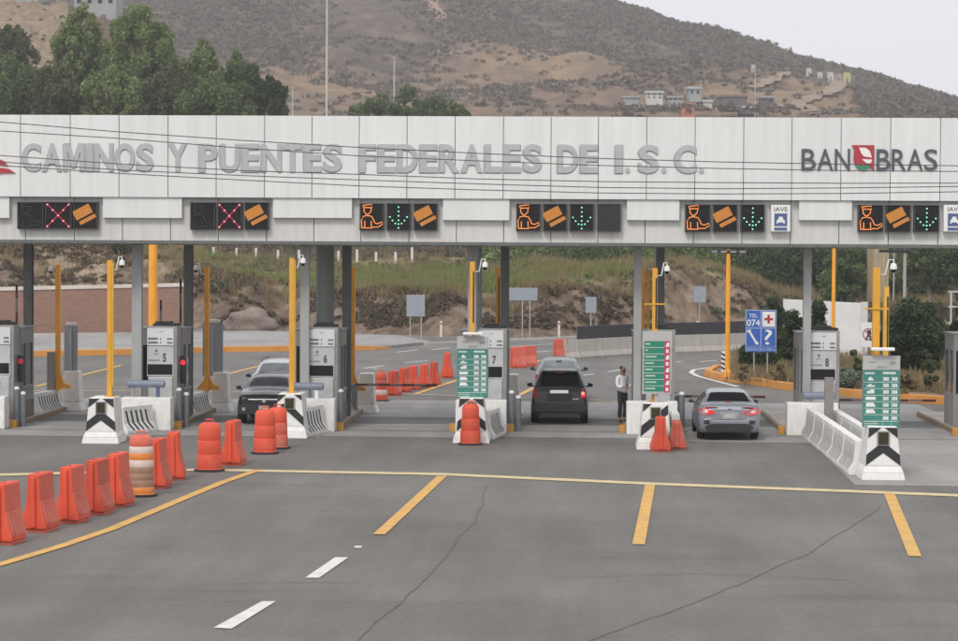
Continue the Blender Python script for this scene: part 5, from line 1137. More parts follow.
# ================================================================== PERSON
def skin(t, name, verts, edges, m, sub=2):
    me = bpy.data.meshes.new(name); me.from_pydata([v[0] for v in verts], edges, []); me.materials.append(m); o = bpy.data.objects.new(name, me); C.objects.link(o); o.parent = t
    md = o.modifiers.new('skin', 'SKIN'); md.use_smooth_shade = True
    for i, v in enumerate(verts): r = v[1]; me.skin_vertices[0].data[i].radius = r if isinstance(r, tuple) else (r, r)
    me.skin_vertices[0].data[0].use_root = True
    s = o.modifiers.new('sub', 'SUBSURF'); s.levels = sub; s.render_levels = sub; return o
skin_m = M('skin', (.32, .18, .12), .5, .08, 6); shirt_m = M('white_shirt', (.86, .86, .88), .7, .06, 8, bump=.15, bscale=12); trous_m = M('dark_trousers', (.018, .018, .022), .75, .2, 8); hair_m = M('hair', (.015, .012, .010), .6, .2, 20)
pt = thing('person', 'person in white shirt and black trousers standing at the booth window', 'person'); q = G(622.3, 421.8, .16); pt.location = (q.x, q.y, .16)
pt.rotation_euler = (0, 0, math.radians(42))   # figure faces -Y locally rotated towards the booth side
Vv = []; Ee = []
def J(p, r, par=None):
    Vv.append((p, r)); 
    if par is not None: Ee.append((par, len(Vv)-1))
    return len(Vv)-1
pel = J((0, 0, .93), (.14, .11)); wa = J((0, .01, 1.10), (.125, .095), pel); ch = J((0, .02, 1.32), (.15, .11), wa); nk0 = J((0, .02, 1.46), (.085, .07), ch); nk = J((0, .0, 1.53), .052, nk0); hd0 = J((0, -.015, 1.60), (.075, .085), nk); hd = J((0, -.015, 1.69), (.078, .095), hd0); J((0, 0, 1.745), (.055, .07), hd)
hands = []
for sg in (-1, 1):
    hip = J((sg*.10, 0, .88), .085, pel); kn = J((sg*.11, -.02, .50), .058, hip); an = J((sg*.115, .02, .09), .040, kn); ft = J((sg*.12, -.08, .04), .038, an); J((sg*.125, -.17, .03), .03, ft)
    sh = J((sg*.19, .02, 1.40), .055, nk0)
    if sg == -1: el = J((sg*.235, -.02, 1.13), .042, sh); wr = J((sg*.17, -.24, 1.10), .030, el); d_ = Vector((.35, -.85, .0)).normalized()
    else: el = J((sg*.24, .0, 1.12), .042, sh); wr = J((sg*.20, -.24, 1.13), .030, el); d_ = Vector((-.2, -.95, .1)).normalized()
    w0_ = Vector(Vv[wr][0]); pm = J(tuple(w0_+d_*.05), (.036, .018), wr); s_ = Vector((0, 0, 1))
    for fi, (off, ln) in enumerate(((.026, .07), (.009, .078), (-.009, .072), (-.026, .058))):
        a_ = J(tuple(w0_+d_*.085+s_*off), .0095, pm); b_ = J(tuple(w0_+d_*(.085+ln*.55)+s_*off*1.1+Vector((-sg*.008, 0, 0))), .0085, a_); J(tuple(w0_+d_*(.085+ln)+s_*off*1.1+Vector((-sg*.028, 0, 0))), .0075, b_)
    th_ = J(tuple(w0_+d_*.045+s_*.035), .011, pm); J(tuple(w0_+d_*.085+s_*.06+Vector((-sg*.015, 0, 0))), .009, th_)
skin(pt, 'body', Vv, Ee, skin_m)
skin(pt, 'shirt', [((0, 0, .84), (.165, .135)), ((0, .01, 1.10), (.155, .122)), ((0, .02, 1.32), (.185, .14)), ((0, .02, 1.45), (.115, .09)), ((-.20, .02, 1.39), .08), ((-.235, -.02, 1.13), .062), ((-.18, -.20, 1.105), .046), ((.20, .02, 1.39), .08), ((.24, 0, 1.12), .056), ((.205, -.20, 1.125), .042)], [(0, 1), (1, 2), (2, 3), (3, 4), (4, 5), (5, 6), (3, 7), (7, 8), (8, 9)], shirt_m)
skin(pt, 'trousers', [((0, 0, 1.0), (.125, .10)), ((-.10, 0, .86), .10), ((-.11, -.02, .50), .074), ((-.115, .02, .12), .062), ((.10, 0, .86), .10), ((.11, -.02, .50), .074), ((.115, .02, .12), .062)], [(0, 1), (1, 2), (2, 3), (0, 4), (4, 5), (5, 6)], trous_m)
skin(pt, 'hair', [((0, .03, 1.62), (.075, .06)), ((0, .025, 1.70), (.088, .088)), ((0, .0, 1.755), (.075, .085))], [(0, 1), (1, 2)], hair_m)
for sg in (-1, 1): skin(pt, 'shoe', [((sg*.115, .03, .06), .055), ((sg*.12, -.07, .045), .048), ((sg*.125, -.17, .035), .036)], [(0, 1), (1, 2)], rubber)
b = MB()
for sg in (-1, 1): b.lathe([(.004, -.118), (.013, -.112), (.004, -.104)], 8, (sg*.033, 0, 1.675), 'y')
b.build('eyes', ink, pt); b = MB(); b.hull([(-.012, -.105, 1.63), (.012, -.105, 1.63), (.008, -.10, 1.672), (-.008, -.10, 1.672)], [(-.008, -.13, 1.635), (.008, -.13, 1.635), (.005, -.112, 1.668), (-.005, -.112, 1.668)]); b.build('nose', skin_m, pt)
b = MB(); b.lathe([(.02, .0), (.050, .01), (.062, .04), (.05, .065)], 14, (0, -.065, 1.585)); b.build('face_mask', black, pt, smooth=True)
b = MB(); b.box(-.02, .02, -.0, .03, 0, .17); o = b.build('payment_terminal', black, None, bevel=.008); pm_ = Matrix.Rotation(math.radians(42), 4, 'Z') @ Vector((-.10, -.34, 1.06)); o.location = pt.location+pm_; put(o, 'small black device held by the person in white', 'handheld device')
# ================================================================== SIGNS BEYOND
def signpost(nm, lab, cat, px0, px1, py0, py1, Y, posts, zb, m, grp=None, legw=.05, pm=None):
    a, c = A(px0, py1, Y), A(px1, py0, Y); wd, hh = c.x-a.x, c.z-a.z; t = thing(nm, lab, cat, (a.x+wd/2, Y, zb), group=grp)
    b = MB(); b.box(-wd/2, wd/2, 0, .03, a.z-zb, c.z-zb); pl = b.build('plate', m, t, bevel=.008)
    b = MB()
    for u in posts: b.box(u*wd-legw/2, u*wd+legw/2, .034, .084, 0, c.z-zb-.05)
    b.build('post', pm or steel_grey, t); return t, wd, a.z-zb, c.z-zb
Ys = G(762, 379, .2).y
t, wd, z0, z1 = signpost('service_sign', 'blue service sign with 074, red cross, spanner and question mark', 'road sign', 745.5, 776.5, 310, 352, Ys, (-.22, .22), .2, bluesign)
hh = z1-z0; zl = z0+hh*.14; zm = z0+hh*.57
b = MB(); 
for (x0, x1, za, zb_) in ((-wd/2, wd/2, z1-.03, z1), (-wd/2, -wd/2+.025, z0, z1-.03), (wd/2-.025, wd/2, z0, z1-.03), (-wd/2+.025, wd/2-.025, zm-.015, zm+.015), (-.015, .015, zl, zm-.015), (-.015, .015, zm+.015, z1-.03), (-wd/2+.025, wd/2-.025, zl-.012, zl)): b.box(x0, x1, -.008, -.002, za, zb_)
b.build('frame_lines', M('sign_line', (.40, .45, .60), .5, .05), t)
b = MB(); b.box(.05, wd/2-.06, -.010, -.004, zm+.06, z1-.07); b.build('cross_field', sign_white, t); cx_, cz_ = (wd/2-.01)/2, (zm+z1)/2-.005
b = MB(); b.box(cx_-.05, cx_+.05, -.016, -.012, cz_-.18, cz_+.18); b.box(cx_-.18, cx_-.05, -.016, -.012, cz_-.05, cz_+.05); b.box(cx_+.05, cx_+.18, -.016, -.012, cz_-.05, cz_+.05); b.build('red_cross', crossred, t)
text('lettering', 'TEL.', sign_white, t, -wd/2+.14, -.12, zm+.44, zm+.60, -.008, .006); text('lettering', '074', sign_white, t, -wd/2+.05, -.05, zm+.08, zm+.36, -.008, .006, .01)
text('question_mark', '?', sign_white, t, .16, .46, zl+.07, zm-.06, -.008, .006, .0)
b = MB(); b.hull([(-.52, -.008, zm-.16), (-.46, -.008, zm-.09), (-.16, -.008, zl+.16), (-.22, -.008, zl+.10)][::1], [(-.52, -.003, zm-.16), (-.46, -.003, zm-.09), (-.16, -.003, zl+.16), (-.22, -.003, zl+.10)][::1])
b.prism([(-.60, zm-.12), (-.54, zm-.20), (-.47, zm-.17), (-.42, zm-.09), (-.46, zm-.04), (-.53, zm-.12), (-.56, zm-.07)], 'y', -.012, -.009); b.prism([(-.22, zl+.08), (-.12, zl+.06), (-.10, zl+.13), (-.14, zl+.20), (-.24, zl+.17)], 'y', -.012, -.009); b.build('spanner_symbol', sign_white, t)
text('lettering', 'SERVICIOS A 500 m', M('sign_text_pale', (.45, .5, .62), .5, .05), t, -wd/2+.06, wd/2-.06, z0+.05, zl-.06, -.008, .006)
# striped hazard board
p = G(724.5, 375.5, .15); t = thing('hazard_board', 'narrow black and white diagonally striped board by the orange light pole', 'hazard marker', (p.x, p.y, .15)); wd, hh = .30, A(724, 350, p.y).z-.2
b = MB(); b.box(-wd/2, wd/2, 0, .03, .15, hh); b.build('plate', sign_white, t); b = MB(); z = .16
while z < hh-.20: b.prism([(-wd/2, z+.15), (wd/2, z), (wd/2, z+.09), (-wd/2, z+.24)], 'y', -.006, -.001); z += .2
b.build('stripes', black, t); b = MB(); b.box(-.03, .03, .034, .08, 0, hh-.1); b.build('post', steel_grey, t)
# prohibition sign
t, wd, z0, z1 = signpost('prohibition_sign', 'square white sign with red ring forbidding pedestrians beside the gold pole', 'road sign', 861, 876.5, 322.5, 347, 104, (-.3,), .2, sign_white)
zc2 = z0+(z1-z0)*.52; r = wd*.40; b = MB()
def ringm(b, r0, r1, y, zc_, n=28, x0=0):
    for i in range(n):
        a, c = 2*math.pi*i/n, 2*math.pi*(i+1)/n; b.prism([(x0+r0*math.cos(a), zc_+r0*math.sin(a)), (x0+r1*math.cos(a), zc_+r1*math.sin(a)), (x0+r1*math.cos(c), zc_+r1*math.sin(c)), (x0+r0*math.cos(c), zc_+r0*math.sin(c))], 'y', y, y+.004)
ringm(b, r*.84, r, -.008, zc2); b.build('red_ring', M('ring_red', (.30, .03, .04), .5, .05), t)
b = MB(); b.prism([(-r*.62, zc2+r*.5), (-r*.5, zc2+r*.62), (r*.62, zc2-r*.5), (r*.5, zc2-r*.62)], 'y', -.014, -.010); b.build('red_bar', M('bar_red', (.30, .03, .04), .5, .05), t)
b = MB(); b.lathe([(.05, -.012), (.05, -.008)], 12, (0, 0, zc2+r*.5), 'y'); b.prism([(-.07, zc2+.18), (.08, zc2+.18), (.12, zc2-.0), (.05, zc2-.05), (.14, zc2-.28), (.06, zc2-.28), (-.0, zc2-.08), (-.10, zc2-.28), (-.16, zc2-.25), (-.06, zc2-.02)], 'y', -.009, -.006); b.build('walker_symbol', black, t)
# grey sign backs on the bank
for px0, px1, py0, py1, Y, lab, posts in [(406.5, 425, 295, 316.5, 147.5, 'grey back of a square road sign on the bank right of booth 6', (-.3, .3)), (507.5, 537.5, 288, 300.5, 150.5, 'grey back of a wide road sign right of booth 7', (-.0, .25)),
                                     (585.5, 596.5, 297, 313, 156, 'small grey sign back above the black screen left of the person', (0,)), (693.5, 706, 286.5, 302.5, 166, 'small grey sign back high on the bank left of the orange light pole', (0,))]:
    signpost('sign_back', lab, 'road sign', px0, px1, py0, py1, Y, posts, 0, sign_back, 'road signs seen from behind', .07)
# delineators and fence posts
dm = M('post_white', (.62, .60, .55), .7, .1)
dp = None
for px, Y, lab in [(441, 151, 'white roadside marker post right of the square sign back'), (559, 152, 'white roadside marker post above the silver hatchback'), (697.5, 163, 'white roadside marker post under the small sign back')]:
    x = A(px, 330, Y).x; zt = A(px, 321, Y).z; t = thing('marker_post', lab, 'marker post', (x, Y, 0), group='white marker posts'); b = MB(); b.box(-.07, .07, -.04, .04, 0, zt); b.build('post', dm, t, bevel=.02); b = MB(); b.box(-.05, .05, -.046, -.042, zt-.25, zt-.1); b.build('reflector', orange_dull, t)
fp_ = [(213.5, 247, 264), (236.5, 248, 266), (256, 248, 266), (278, 250, 263), (299, 250, 265), (338.5, 251, 264), (357, 249.5, 266), (376, 252, 267), (395.5, 252, 268), (412, 247.5, 266), (601, 243, 252), (619.5, 248, 260)]
f0 = None
for k, (px, y0, y1) in enumerate(fp_):
    best = None
    for i_ in range(NV.shape[1]):      # where the sight line meets the slope
        p_ = NV[int((px+80)/2.5)][i_]
        if p_[1] > 196 and p_[2] >= A(px, y1, p_[1]).z: best = p_; break
    if best is None: best = on_near(px, 214)
    z = best[2]; x = A(px, y1, best[1]).x; zt = A(px, y0, best[1]).z; hh = max(.7, zt-z)
    if f0 is None: f0 = MB(); f0.box(-.10, .10, -.08, .08, -.4, 1.6); o = f0.build('fence_post', dm, bevel=.03); f0 = o
    else: o = f0.copy(); C.objects.link(o)
    o.location = (x, best[1], z); o.scale = (1, 1, hh/1.6)
    put(o, ('white fence post number %d in the row on the grassy slope' % 0).replace('number 0 ', '') if k < 10 else 'white fence post alone on the wooded slope above the black screen', 'fence post', 'white fence posts on the slope')
# white wall and railing at the right
Y = 122; a, c = A(783, 340, Y), A(861, 340, Y); zt0, zt1 = A(783, 299, Y).z, A(861, 303, Y).z
t = thing('white_wall', 'high white boundary wall behind trees and booth number 8', 'wall', (0, 0, 0)); b = MB(); wallseg(b, a, c, .3, .15, (zt0, zt1)); b.build('wall_face', M('whitewash', (.66, .66, .66), .8, .07, .8, dirt=.25, dirtcol=(.42, .40, .38)), t)
b = MB(); b.box(c.x-.02, c.x+.3, Y-.22, Y+.22, .15, zt1+.05); b.build('pier', M('pier', (.58, .57, .55), .8, .08), t)
x0 = A(948, 320, 120).x; t = thing('railing', 'pale metal railing at the right edge above the verge', 'railing', (x0, 120, .1)); b = MB()
for z in (1.9, 2.7, 3.45): b.box(0, 5, -.03, .03, z, z+.08)
b.build('rails', kiosk_grey, t); b = MB(); 
for u in range(4): b.box(.1+u*1.5, .18+u*1.5, -.04, .04, 0, 3.53)
b.build('posts', kiosk_grey, t)
# tan building with posts on the right slope
q0, q1 = A(873, 275, 194), A(889, 250, 194); t = thing('slope_building', 'tan block building on the wooded slope at the right under the canopy', 'building', (q0.x, 194, q0.z-1)); b = MB(); b.box(0, q1.x-q0.x, 0, 4, -6, q1.z-q0.z+3); b.build('wall', M('tan_wall', (.40, .31, .18), .85, .12, .6), t)
b = MB(); 
for u in (.2, .8, 1.6): b.box(u, u+.10, -.12, -.02, -5.8, q1.z-q0.z+3)
b.build('column', sign_grey, t)
# ================================================================== TREES
def tree(name, lab, loc, h, rad, leafs, leaf_m, size=.2, clumps=26, trunk=.35, squash=1.0, seed=1, grp=None, bark_=None, crown0=.3, cat='tree', spread=.34, droop=.85):
    r = np.random.default_rng(seed); rr = random.Random(seed); t = thing(name, lab, cat, loc, group=grp); b = MB(); tips = []
    top = Vector((rr.uniform(-.06, .06)*h, rr.uniform(-.06, .06)*h, h*.8)); mid = Vector((rr.uniform(-.04, .04)*h, 0, h*.4))
    if trunk: b.tube([(0, 0, -.5), mid*.5, mid, (mid+top)/2, top], [trunk, trunk*.8, trunk*.62, trunk*.4, trunk*.12], 8)
    cl = []
    for i in range(clumps):
        while True:
            q = r.uniform(-1, 1, 3)
            if .25 < np.linalg.norm(q) < 1: break
        u = (q[2]+1)/2; prof = math.sin(math.pi*min(1, .12+u*.86))**.6
        c = np.array([q[0]*rad*prof, q[1]*rad*prof, h*(crown0+(1-crown0)*(.04+.90*u))*squash]); cl.append(c)
        if trunk and i < 12: k = min(max(c[2]*.55/h, .18), .75); s0 = mid.lerp(top, (k-.18)/.6); b.tube([s0, s0.lerp(Vector(c), .5)+Vector((0, 0, .03*h)), Vector(c)], [trunk*.32, trunk*.18, .02], 5)
    if trunk: b.build('trunk', bark_ or bark, t, smooth=True)
    per = leafs//clumps; cs = []
    for c in cl:
        n = int(per*rr.uniform(.6, 1.4)); q = r.normal(size=(n, 3)); q /= np.linalg.norm(q, axis=1)[:, None]; q *= (r.uniform(.15, 1, n)**.45)[:, None]*rad*spread*rr.uniform(.7, 1.35); q[:, 2] *= droop; cs.append(q+c)
    cs = np.concatenate(cs); quads_mesh('crown', leafquads(cs, size), leaf_m, t); return t
def tr(name, lab, px, ytop, ybase, Y, wpx, leafs, lm, seed, grp=None, **kw):
    i = max(0, min(NV.shape[0]-1, int(round((px+80)/2.5))))
    zb = on_near(px, Y).z if ybase is None else A(px, ybase, Y).z; zt = A(px, ytop, Y).z; x = A(px, 200, Y).x
    return tree(name, lab, (x, Y, zb-.1), zt-zb, wpx/2*Y/FPX, leafs if px > 300 or Y < 230 else int(leafs*1.25), lm, seed=seed, grp=grp, **(dict(kw, size=.17, spread=.17, clumps=int(kw['clumps']*2.3), droop=1.6) if px < 300 and Y > 230 else kw))
eg = 'tall trees above the left half of the canopy'
tr('eucalyptus_tree', 'tall round crowned eucalyptus, leftmost of the two tallest trees', 82, 1, 150, 250, 60, 16000, leaf_euc, 11, eg, size=.17, clumps=44, trunk=.30, crown0=.36)
tr('eucalyptus_tree', 'tallest broad eucalyptus touching the top of the picture', 139, 0, 150, 248, 76, 22000, leaf_euc, 12, eg, size=.17, clumps=54, trunk=.34, crown0=.28)
tr('eucalyptus_tree', 'mid height tree right of the tallest eucalyptus', 203, 38, 150, 246, 58, 13000, leaf_euc, 13, eg, size=.17, clumps=36, trunk=.25, crown0=.22)
tr('eucalyptus_tree', 'rounded green tree second from the right end of the tall row', 240, 48, 150, 244, 56, 13000, leaf_mid, 14, eg, size=.17, clumps=34, trunk=.25, crown0=.2)
tr('palm_like_tree', 'dark spiky tree at the right end of the tall row', 268, 74, 150, 240, 44, 7000, leaf_dark, 15, eg, size=.22, clumps=22, trunk=.22, crown0=.3)
tr('eucalyptus_tree', 'low dull green tree filling the gap below the tallest pair', 172, 66, 150, 240, 76, 14000, leaf_olive, 16, eg, size=.17, clumps=36, trunk=.22, crown0=.15)
tr('eucalyptus_tree', 'low dull green tree beneath the left tall eucalyptus', 55, 62, 150, 240, 70, 14000, leaf_olive, 17, eg, size=.17, clumps=36, trunk=.22, crown0=.15)
tr('eucalyptus_tree', 'low tree in front between the two tallest trunks', 112, 64, 150, 238, 74, 14000, leaf_euc, 18, eg, size=.17, clumps=36, trunk=.22, crown0=.15)
tr('broadleaf_tree', 'dark tree at the upper left edge of the picture', 8, 14, 150, 262, 64, 12000, leaf_olive, 19, eg, size=.19, clumps=32, trunk=.3, crown0=.25)
tr('broadleaf_tree', 'bright green tree at the left edge just above the canopy', 12, 52, 150, 242, 76, 15000, leaf_mid, 20, eg, size=.18, clumps=36, trunk=.3, crown0=.2)
tr('broadleaf_tree', 'low tree above the word PUENTES in front of the tall row', 215, 78, 150, 236, 80, 12000, leaf_mid, 21, eg, size=.17, clumps=30, trunk=.2, crown0=.15)
lg = 'low trees above the word FEDERALES'
for k, (px, yt, wd, lab) in enumerate([(356, 100, 34, 'leftmost low green tree above the word FEDERALES'), (382, 90, 40, 'second low green tree above the word FEDERALES'), (407, 86, 44, 'tallest low green tree above the word FEDERALES'), (432, 93, 40, 'fourth low green tree above the word FEDERALES'), (455, 99, 30, 'rightmost low green tree above the word FEDERALES')]):
    tr('broadleaf_tree', lab, px, yt, 150, 330, wd, 5000, leaf_mid, 30+k, lg, size=.24, clumps=24, trunk=.25, crown0=.2)
# bushes and trees seen under the canopy
ug = 'trees and bushes seen under the canopy'
tr('dark_bush', 'dark bush at the left edge above the brick wall', -4, 243, None, 192, 30, 3500, leaf_dark, 40, ug, size=.16, clumps=18, trunk=.1, crown0=.05, cat='bush')
tr('dark_bush', 'large dark bush on the slope above the brick wall', 76, 232, None, 196, 64, 9000, leaf_dark, 41, ug, size=.16, clumps=34, trunk=.15, crown0=.05, cat='bush')
tr('dark_bush', 'dark rounded bush on the slope right of the white dome camera of lane 5', 128, 240, None, 186, 34, 4000, leaf_dark, 42, ug, size=.15, clumps=22, trunk=.12, crown0=.05, cat='bush')
for k, (px, yt, Y, wd, lm, lab) in enumerate([(500, 246, 215, 60, leaf_dark, 'dark bush on the grassy top right of booth 7 column'), (566, 238, 205, 84, leaf_dark, 'wide dark bush on the bank top above the dark vehicle'), (610, 246, 202, 56, leaf_mid, 'green bush on the bank top left of the price column in red'),
        (676, 243, 208, 70, leaf_mid, 'green bush on the bank top right of the person'), (712, 248, 214, 50, leaf_dark, 'dark bush on the bank top left of the orange light pole'), (750, 240, 204, 60, leaf_dark, 'dark tree mass at the end of the bank right of the orange light pole'),
        (795, 236, 200, 70, leaf_dark, 'tall dark trees above the white wall'), (846, 242, 200, 60, leaf_dark, 'dark tree right of the thin orange pole'), (915, 262, 205, 60, leaf_mid, 'green shrub slope below the pale path at the right'), (450, 258, 212, 50, leaf_olive, 'olive shrub on the grassy slope left of booth 7')]):
    tr('broad_bush', lab, px, yt, None, Y, wd, 7000, lm, 50+k, ug, size=.17, clumps=30, trunk=.15, crown0=.04, cat='bush')
tr('broadleaf_tree', 'tall green tree with a visible trunk at the right edge beyond the round tree', 934, 205, None, 186, 62, 11000, leaf_mid, 71, ug, size=.15, clumps=44, trunk=.25, crown0=.3)
tr('broadleaf_tree', 'tall dark tree cut by the right edge of the picture under the canopy', 968, 205, None, 176, 60, 11000, leaf_dark, 72, ug, size=.15, clumps=44, trunk=.25, crown0=.15)
tr('broadleaf_tree', 'tall green tree behind the white wall right of the thin orange pole', 842, 215, None, 180, 46, 9000, leaf_mid, 73, ug, size=.15, clumps=36, trunk=.2, crown0=.1)
def gb(px, py): q = G(px, py, .2); return q
for k, (px, yt, yb, wd, n, lm, nm, lab, kw) in enumerate([
    (773, 292, 366, 36, 9000, leaf_dark, 'conifer_tree', 'dark conifer behind the blue service sign', dict(clumps=40, crown0=.02, trunk=.12)),
    (794, 306, 369, 30, 7000, leaf_dark, 'conifer_tree', 'dark conifer in front of the left end of the white wall', dict(clumps=34, crown0=.02, trunk=.12)),
    (760, 340, 372, 40, 6000, leaf_dark, 'dark_bush', 'dark bush at the foot of the blue service sign', dict(clumps=24, crown0=.02, trunk=.06)),
    (818, 294, 370, 22, 4500, leaf_dark, 'cypress_tree', 'narrow dark cypress between the column and the thin orange pole', dict(spread=.6, clumps=30, crown0=.02, trunk=.1)),
    (856, 342, 386, 13, 1500, leaf_mid, 'sapling', 'small green sapling left of the nearest price board', dict(clumps=14, crown0=.05, trunk=.05)),
    (914, 297, 375, 66, 26000, leaf_dark, 'round_tree', 'large round dark tree behind the nearest price board', dict(clumps=70, crown0=.03, trunk=.2)),
    (930, 353, 392, 20, 1800, leaf_olive, 'sapling', 'small leafy plant on the verge right of the nearest price board', dict(clumps=12, crown0=.1, trunk=.05)),
    (957, 302, 392, 18, 5000, leaf_dark, 'conifer_tree', 'dark conifer cut by the right edge of the picture', dict(clumps=30, crown0=.02, trunk=.1)),
    (842, 366, 388, 36, 3500, leaf_agave, 'pale_bush', 'pale grey green bush behind the yellow kerb left of the nearest price board', dict(clumps=20, crown0=.02, trunk=.03)),
    (743, 362, 383, 10, 700, leaf_dry, 'dry_bush', 'dry yellow bush left of the blue service sign foot', dict(clumps=8, crown0=.02, trunk=.03)),
    (780, 364, 383, 16, 1200, leaf_dry, 'dry_bush', 'dry yellow bush right of the blue service sign foot', dict(clumps=10, crown0=.02, trunk=.03)),
    (905, 372, 396, 22, 1500, leaf_dry, 'dry_bush', 'dry bush behind the pale rounded rock', dict(clumps=12, crown0=.02, trunk=.03)),
    ]):
    q = gb(px, yb); Yb = q.y; zt = A(px, yt, Yb).z
    tree(nm, lab, (q.x, Yb, .18), zt-.18, wd/2*Yb/FPX, n, lm, size=.085 if wd < 60 else .1, seed=80+k, grp='verge planting at the right', cat='bush' if 'bush' in nm else 'tree', **kw)
# agave clump on the bank, left
p = on_near(237, 166.5); t = thing('agave', 'pale green agave growing on the brown bank left of the boulder', 'plant', tuple(p)); b = MB(); r = random.Random(3)
for c in range(7):
    ox, oz = r.uniform(-1.6, 1.6), r.uniform(-.5, .9)
    for i in range(9):
        a = r.uniform(0, 6.28); l = r.uniform(.5, .9); d_ = Vector((math.cos(a)*.8, math.sin(a)*.3-.5, r.uniform(.2, 1.0))).normalized()*l; s_ = d_.cross(Vector((0, 0, 1))).normalized()*.09; o_ = Vector((ox, -.2, oz))
        b.add([o_-s_, o_+s_, o_+d_*.6+s_*.8+Vector((0, 0, -.02)), o_+d_*.6-s_*.8, o_+d_], [(0, 1, 2, 3), (3, 2, 4)])
b.build('leaves', leaf_agave, t)
# ================================================================== FAR BUILDINGS AND MASTS
def house(nm, lab, px0, px1, ytop, ybase, D, wall, roof, floors=1, cols=3, dep=8, roofh=.5, grp='small buildings at the foot of the mountain'):
    a, c = A(px0, ybase, D), A(px1, ytop, D); wd, hh = c.x-a.x, c.z-a.z; t = thing(nm, lab, 'building', (a.x, D, a.z-1.5), group=grp); hh += 1.5; bz_ = -2 if D < 500 else 0
    b = MB(); b.box(0, wd, 0, dep, bz_, hh); b.build('wall', wall, t); b = MB(); b.box(-.3, wd+.3, -.4, dep+.3, hh+.003, hh+roofh); b.build('roof', roof, t)
    fh = (hh-1.5)/floors
    for f in range(floors):
        for i in range(cols): x0 = wd*(i+.28)/cols; x1 = wd*(i+.68)/cols; b = MB(); b.box(x0, x1, -.06, -.01, 1.5+f*fh+fh*.3, 1.5+f*fh+fh*.75); b.build('window', glass_dark, t)
    return t
wW = M('far_white_wall', (.50, .49, .47), .8, .08, .3); wR = M('far_orange_wall', (.50, .17, .10), .8, .08, .3); wG = M('far_grey_wall', (.30, .31, .30), .8, .1, .3); wD = M('far_dark_wall', (.12, .105, .10), .8, .15, .3); rB = M('far_blue_roof', (.38, .44, .48), .5, .08, .3); wY = M('far_yellow', (.42, .45, .18), .8, .08, .3)
def D_(px, py): return far_at(px, py).y
for nm, lab, x0, x1, y0, y1, wl, rf, fl, co in [
    ('white_house', 'white two storey house at the foot of the mountain', 645, 664, 92, 103, wW, wW, 2, 3), ('grey_shed', 'low grey shed right of the white two storey house', 667, 684, 97, 105, wG, wG, 1, 3),
    ('orange_house', 'plain orange walled building just above the canopy', 680, 695.5, 104, 118, wR, wR, 1, 0), ('dark_hut', 'grey green hut above the orange building', 688, 702, 88, 100, wG, rB, 1, 2), ('pale_shed', 'small pale roofed shed right of the orange building', 702, 713, 101, 107, wW, wW, 1, 0),
    ('dark_shed', 'long dark open shed with reddish roof', 720, 748, 96, 108, wD, M('rust_roof', (.22, .12, .09), .7, .1), 1, 0), ('blue_roof_shed', 'low shed with pale blue roof just above the canopy', 739, 757, 107, 112, wD, rB, 1, 0), ('dark_hut', 'dark hut right of the blue roofed shed', 760, 775, 97, 108, wD, wG, 1, 2),
    ('grey_shed', 'grey shed with thin posts left of the long dark shed', 622, 640, 97, 103, wG, wG, 1, 2)]:
    house(nm, lab, x0+1, x1-1, y0+1, y1-4, 600, wl, rf, fl, co)
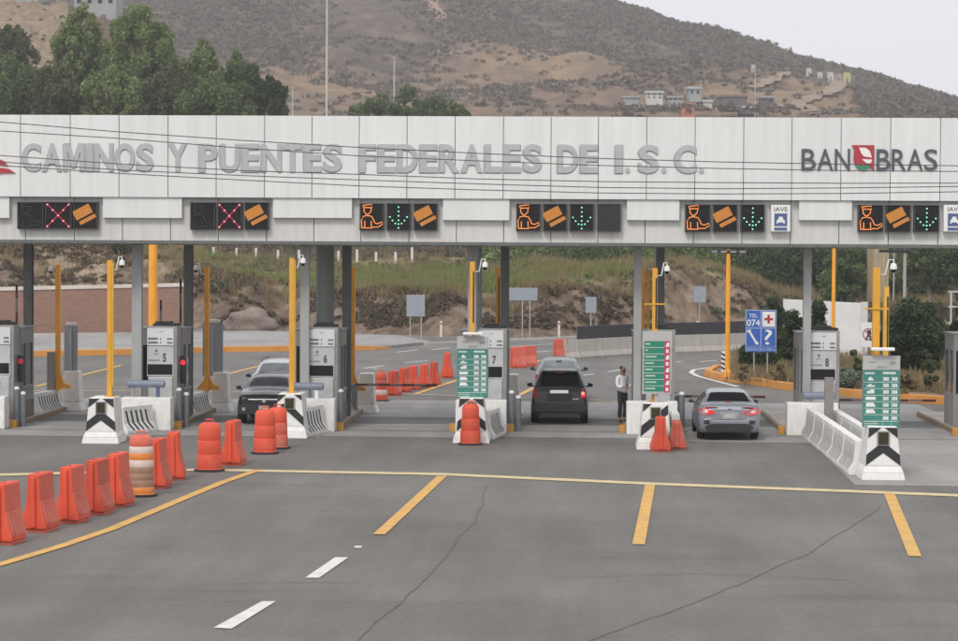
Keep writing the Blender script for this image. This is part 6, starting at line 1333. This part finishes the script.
for px0, px1, y0, y1, m, lab in [(806, 811, 67, 75, wW, 'small white block left of the hilltop row'), (817, 822, 71, 79, wW, 'white block left of the pair on the hill spur'), (827, 833, 71, 80, wW, 'white slanted structure on the hill spur'), (843, 850, 71, 82, wY, 'yellow green structure on the hill spur'), (751, 754, 64, 70, wW, 'lone tiny white hut high on the scrub')]:
    D = D_((px0+px1)/2, y1); a, c = A(px0, y1, D), A(px1, y0, D); t = thing('hill_hut', lab, 'hut', (a.x, D-2, a.z-1), group='tiny structures on the hill spur'); wd = c.x-a.x; hh = c.z-a.z+1; b = MB(); b.box(0, wd, 0, wd, 0, hh*.8); b.box(-.1, wd*.9, -.1, wd, hh*.803, hh*.86); b.build('hut_body', m, t); b = MB(); b.box(wd*.4, wd*.62, -.1, -.02, 0, hh*.5); b.build('door', wD, t)
scatter('yard_shrubs', [((A(rng.uniform(615, 790), 105, 597).x, rng.uniform(588, 598), A(700, rng.uniform(103, 110), 597).z-1), rng.uniform(.4, 1.2)) for _ in range(75)], 1.3, 26, 0, .4, leaf_scrub, .9)
# white house at upper left on the hill
for nm, lab, x0, x1, y0, y1, D in [('white_house', 'white house with balcony at the top edge behind the tall trees', 74, 116, -12, 6, 408), ('grey_house', 'grey flat house at the upper left corner', 0, 38, -14, 2, 410)]:
    house(nm, lab, x0, x1, y0, y1, D, wG, wG, 2, 4, 6, .4, 'houses on the left ridge')
def mast(lab, px, y0, y1, D, r, m):
    a, c = A(px, y1, D), A(px, y0, D); t = thing('mast', lab, 'mast', (a.x, D, a.z-1), group='thin masts behind the canopy'); b = MB(); b.tube([(0, 0, 0), (0, 0, c.z-a.z+1)], [r, r*.6], 8); b.build('shaft', m, t, smooth=True); b = MB(); b.box(-r*2, r*2, -r*2, r*2, c.z-a.z+1.002, c.z-a.z+1.12); b.build('cap', m, t)
mg = M('mast_grey', (.50, .50, .47), .5, .05)
mast('tall pale mast crossing the whole sky gap above FEDERALES', 326.5, -40, 135, 225, .11, mg); mast('short thin mast above the low green trees', 394, 58, 125, 420, .16, mg); mast('short thin mast above the letter E of PUENTES', 292.5, 88, 125, 420, .15, mg); mast('thin mast standing among the sheds of the hill foot', 755, 66, 118, 600, .12, mg)
# ================================================================== HAZE
hz_ = MB(); hz_.box(-1600, 1600, -60, 2400, -1.06, 420); o = hz_.build('haze', []); put(o, kind='stuff')
hm = bpy.data.materials.new('haze'); hm.use_nodes = True; n = hm.node_tree; n.nodes.clear(); out = n.nodes.new('ShaderNodeOutputMaterial'); pv = n.nodes.new('ShaderNodeVolumePrincipled'); pv.inputs['Color'].default_value = (.93, .94, 1.0, 1); pv.inputs['Density'].default_value = .00030; pv.inputs['Anisotropy'].default_value = .3
n.links.new(pv.outputs[0], out.inputs['Volume']); o.data.materials.clear(); o.data.materials.append(hm)
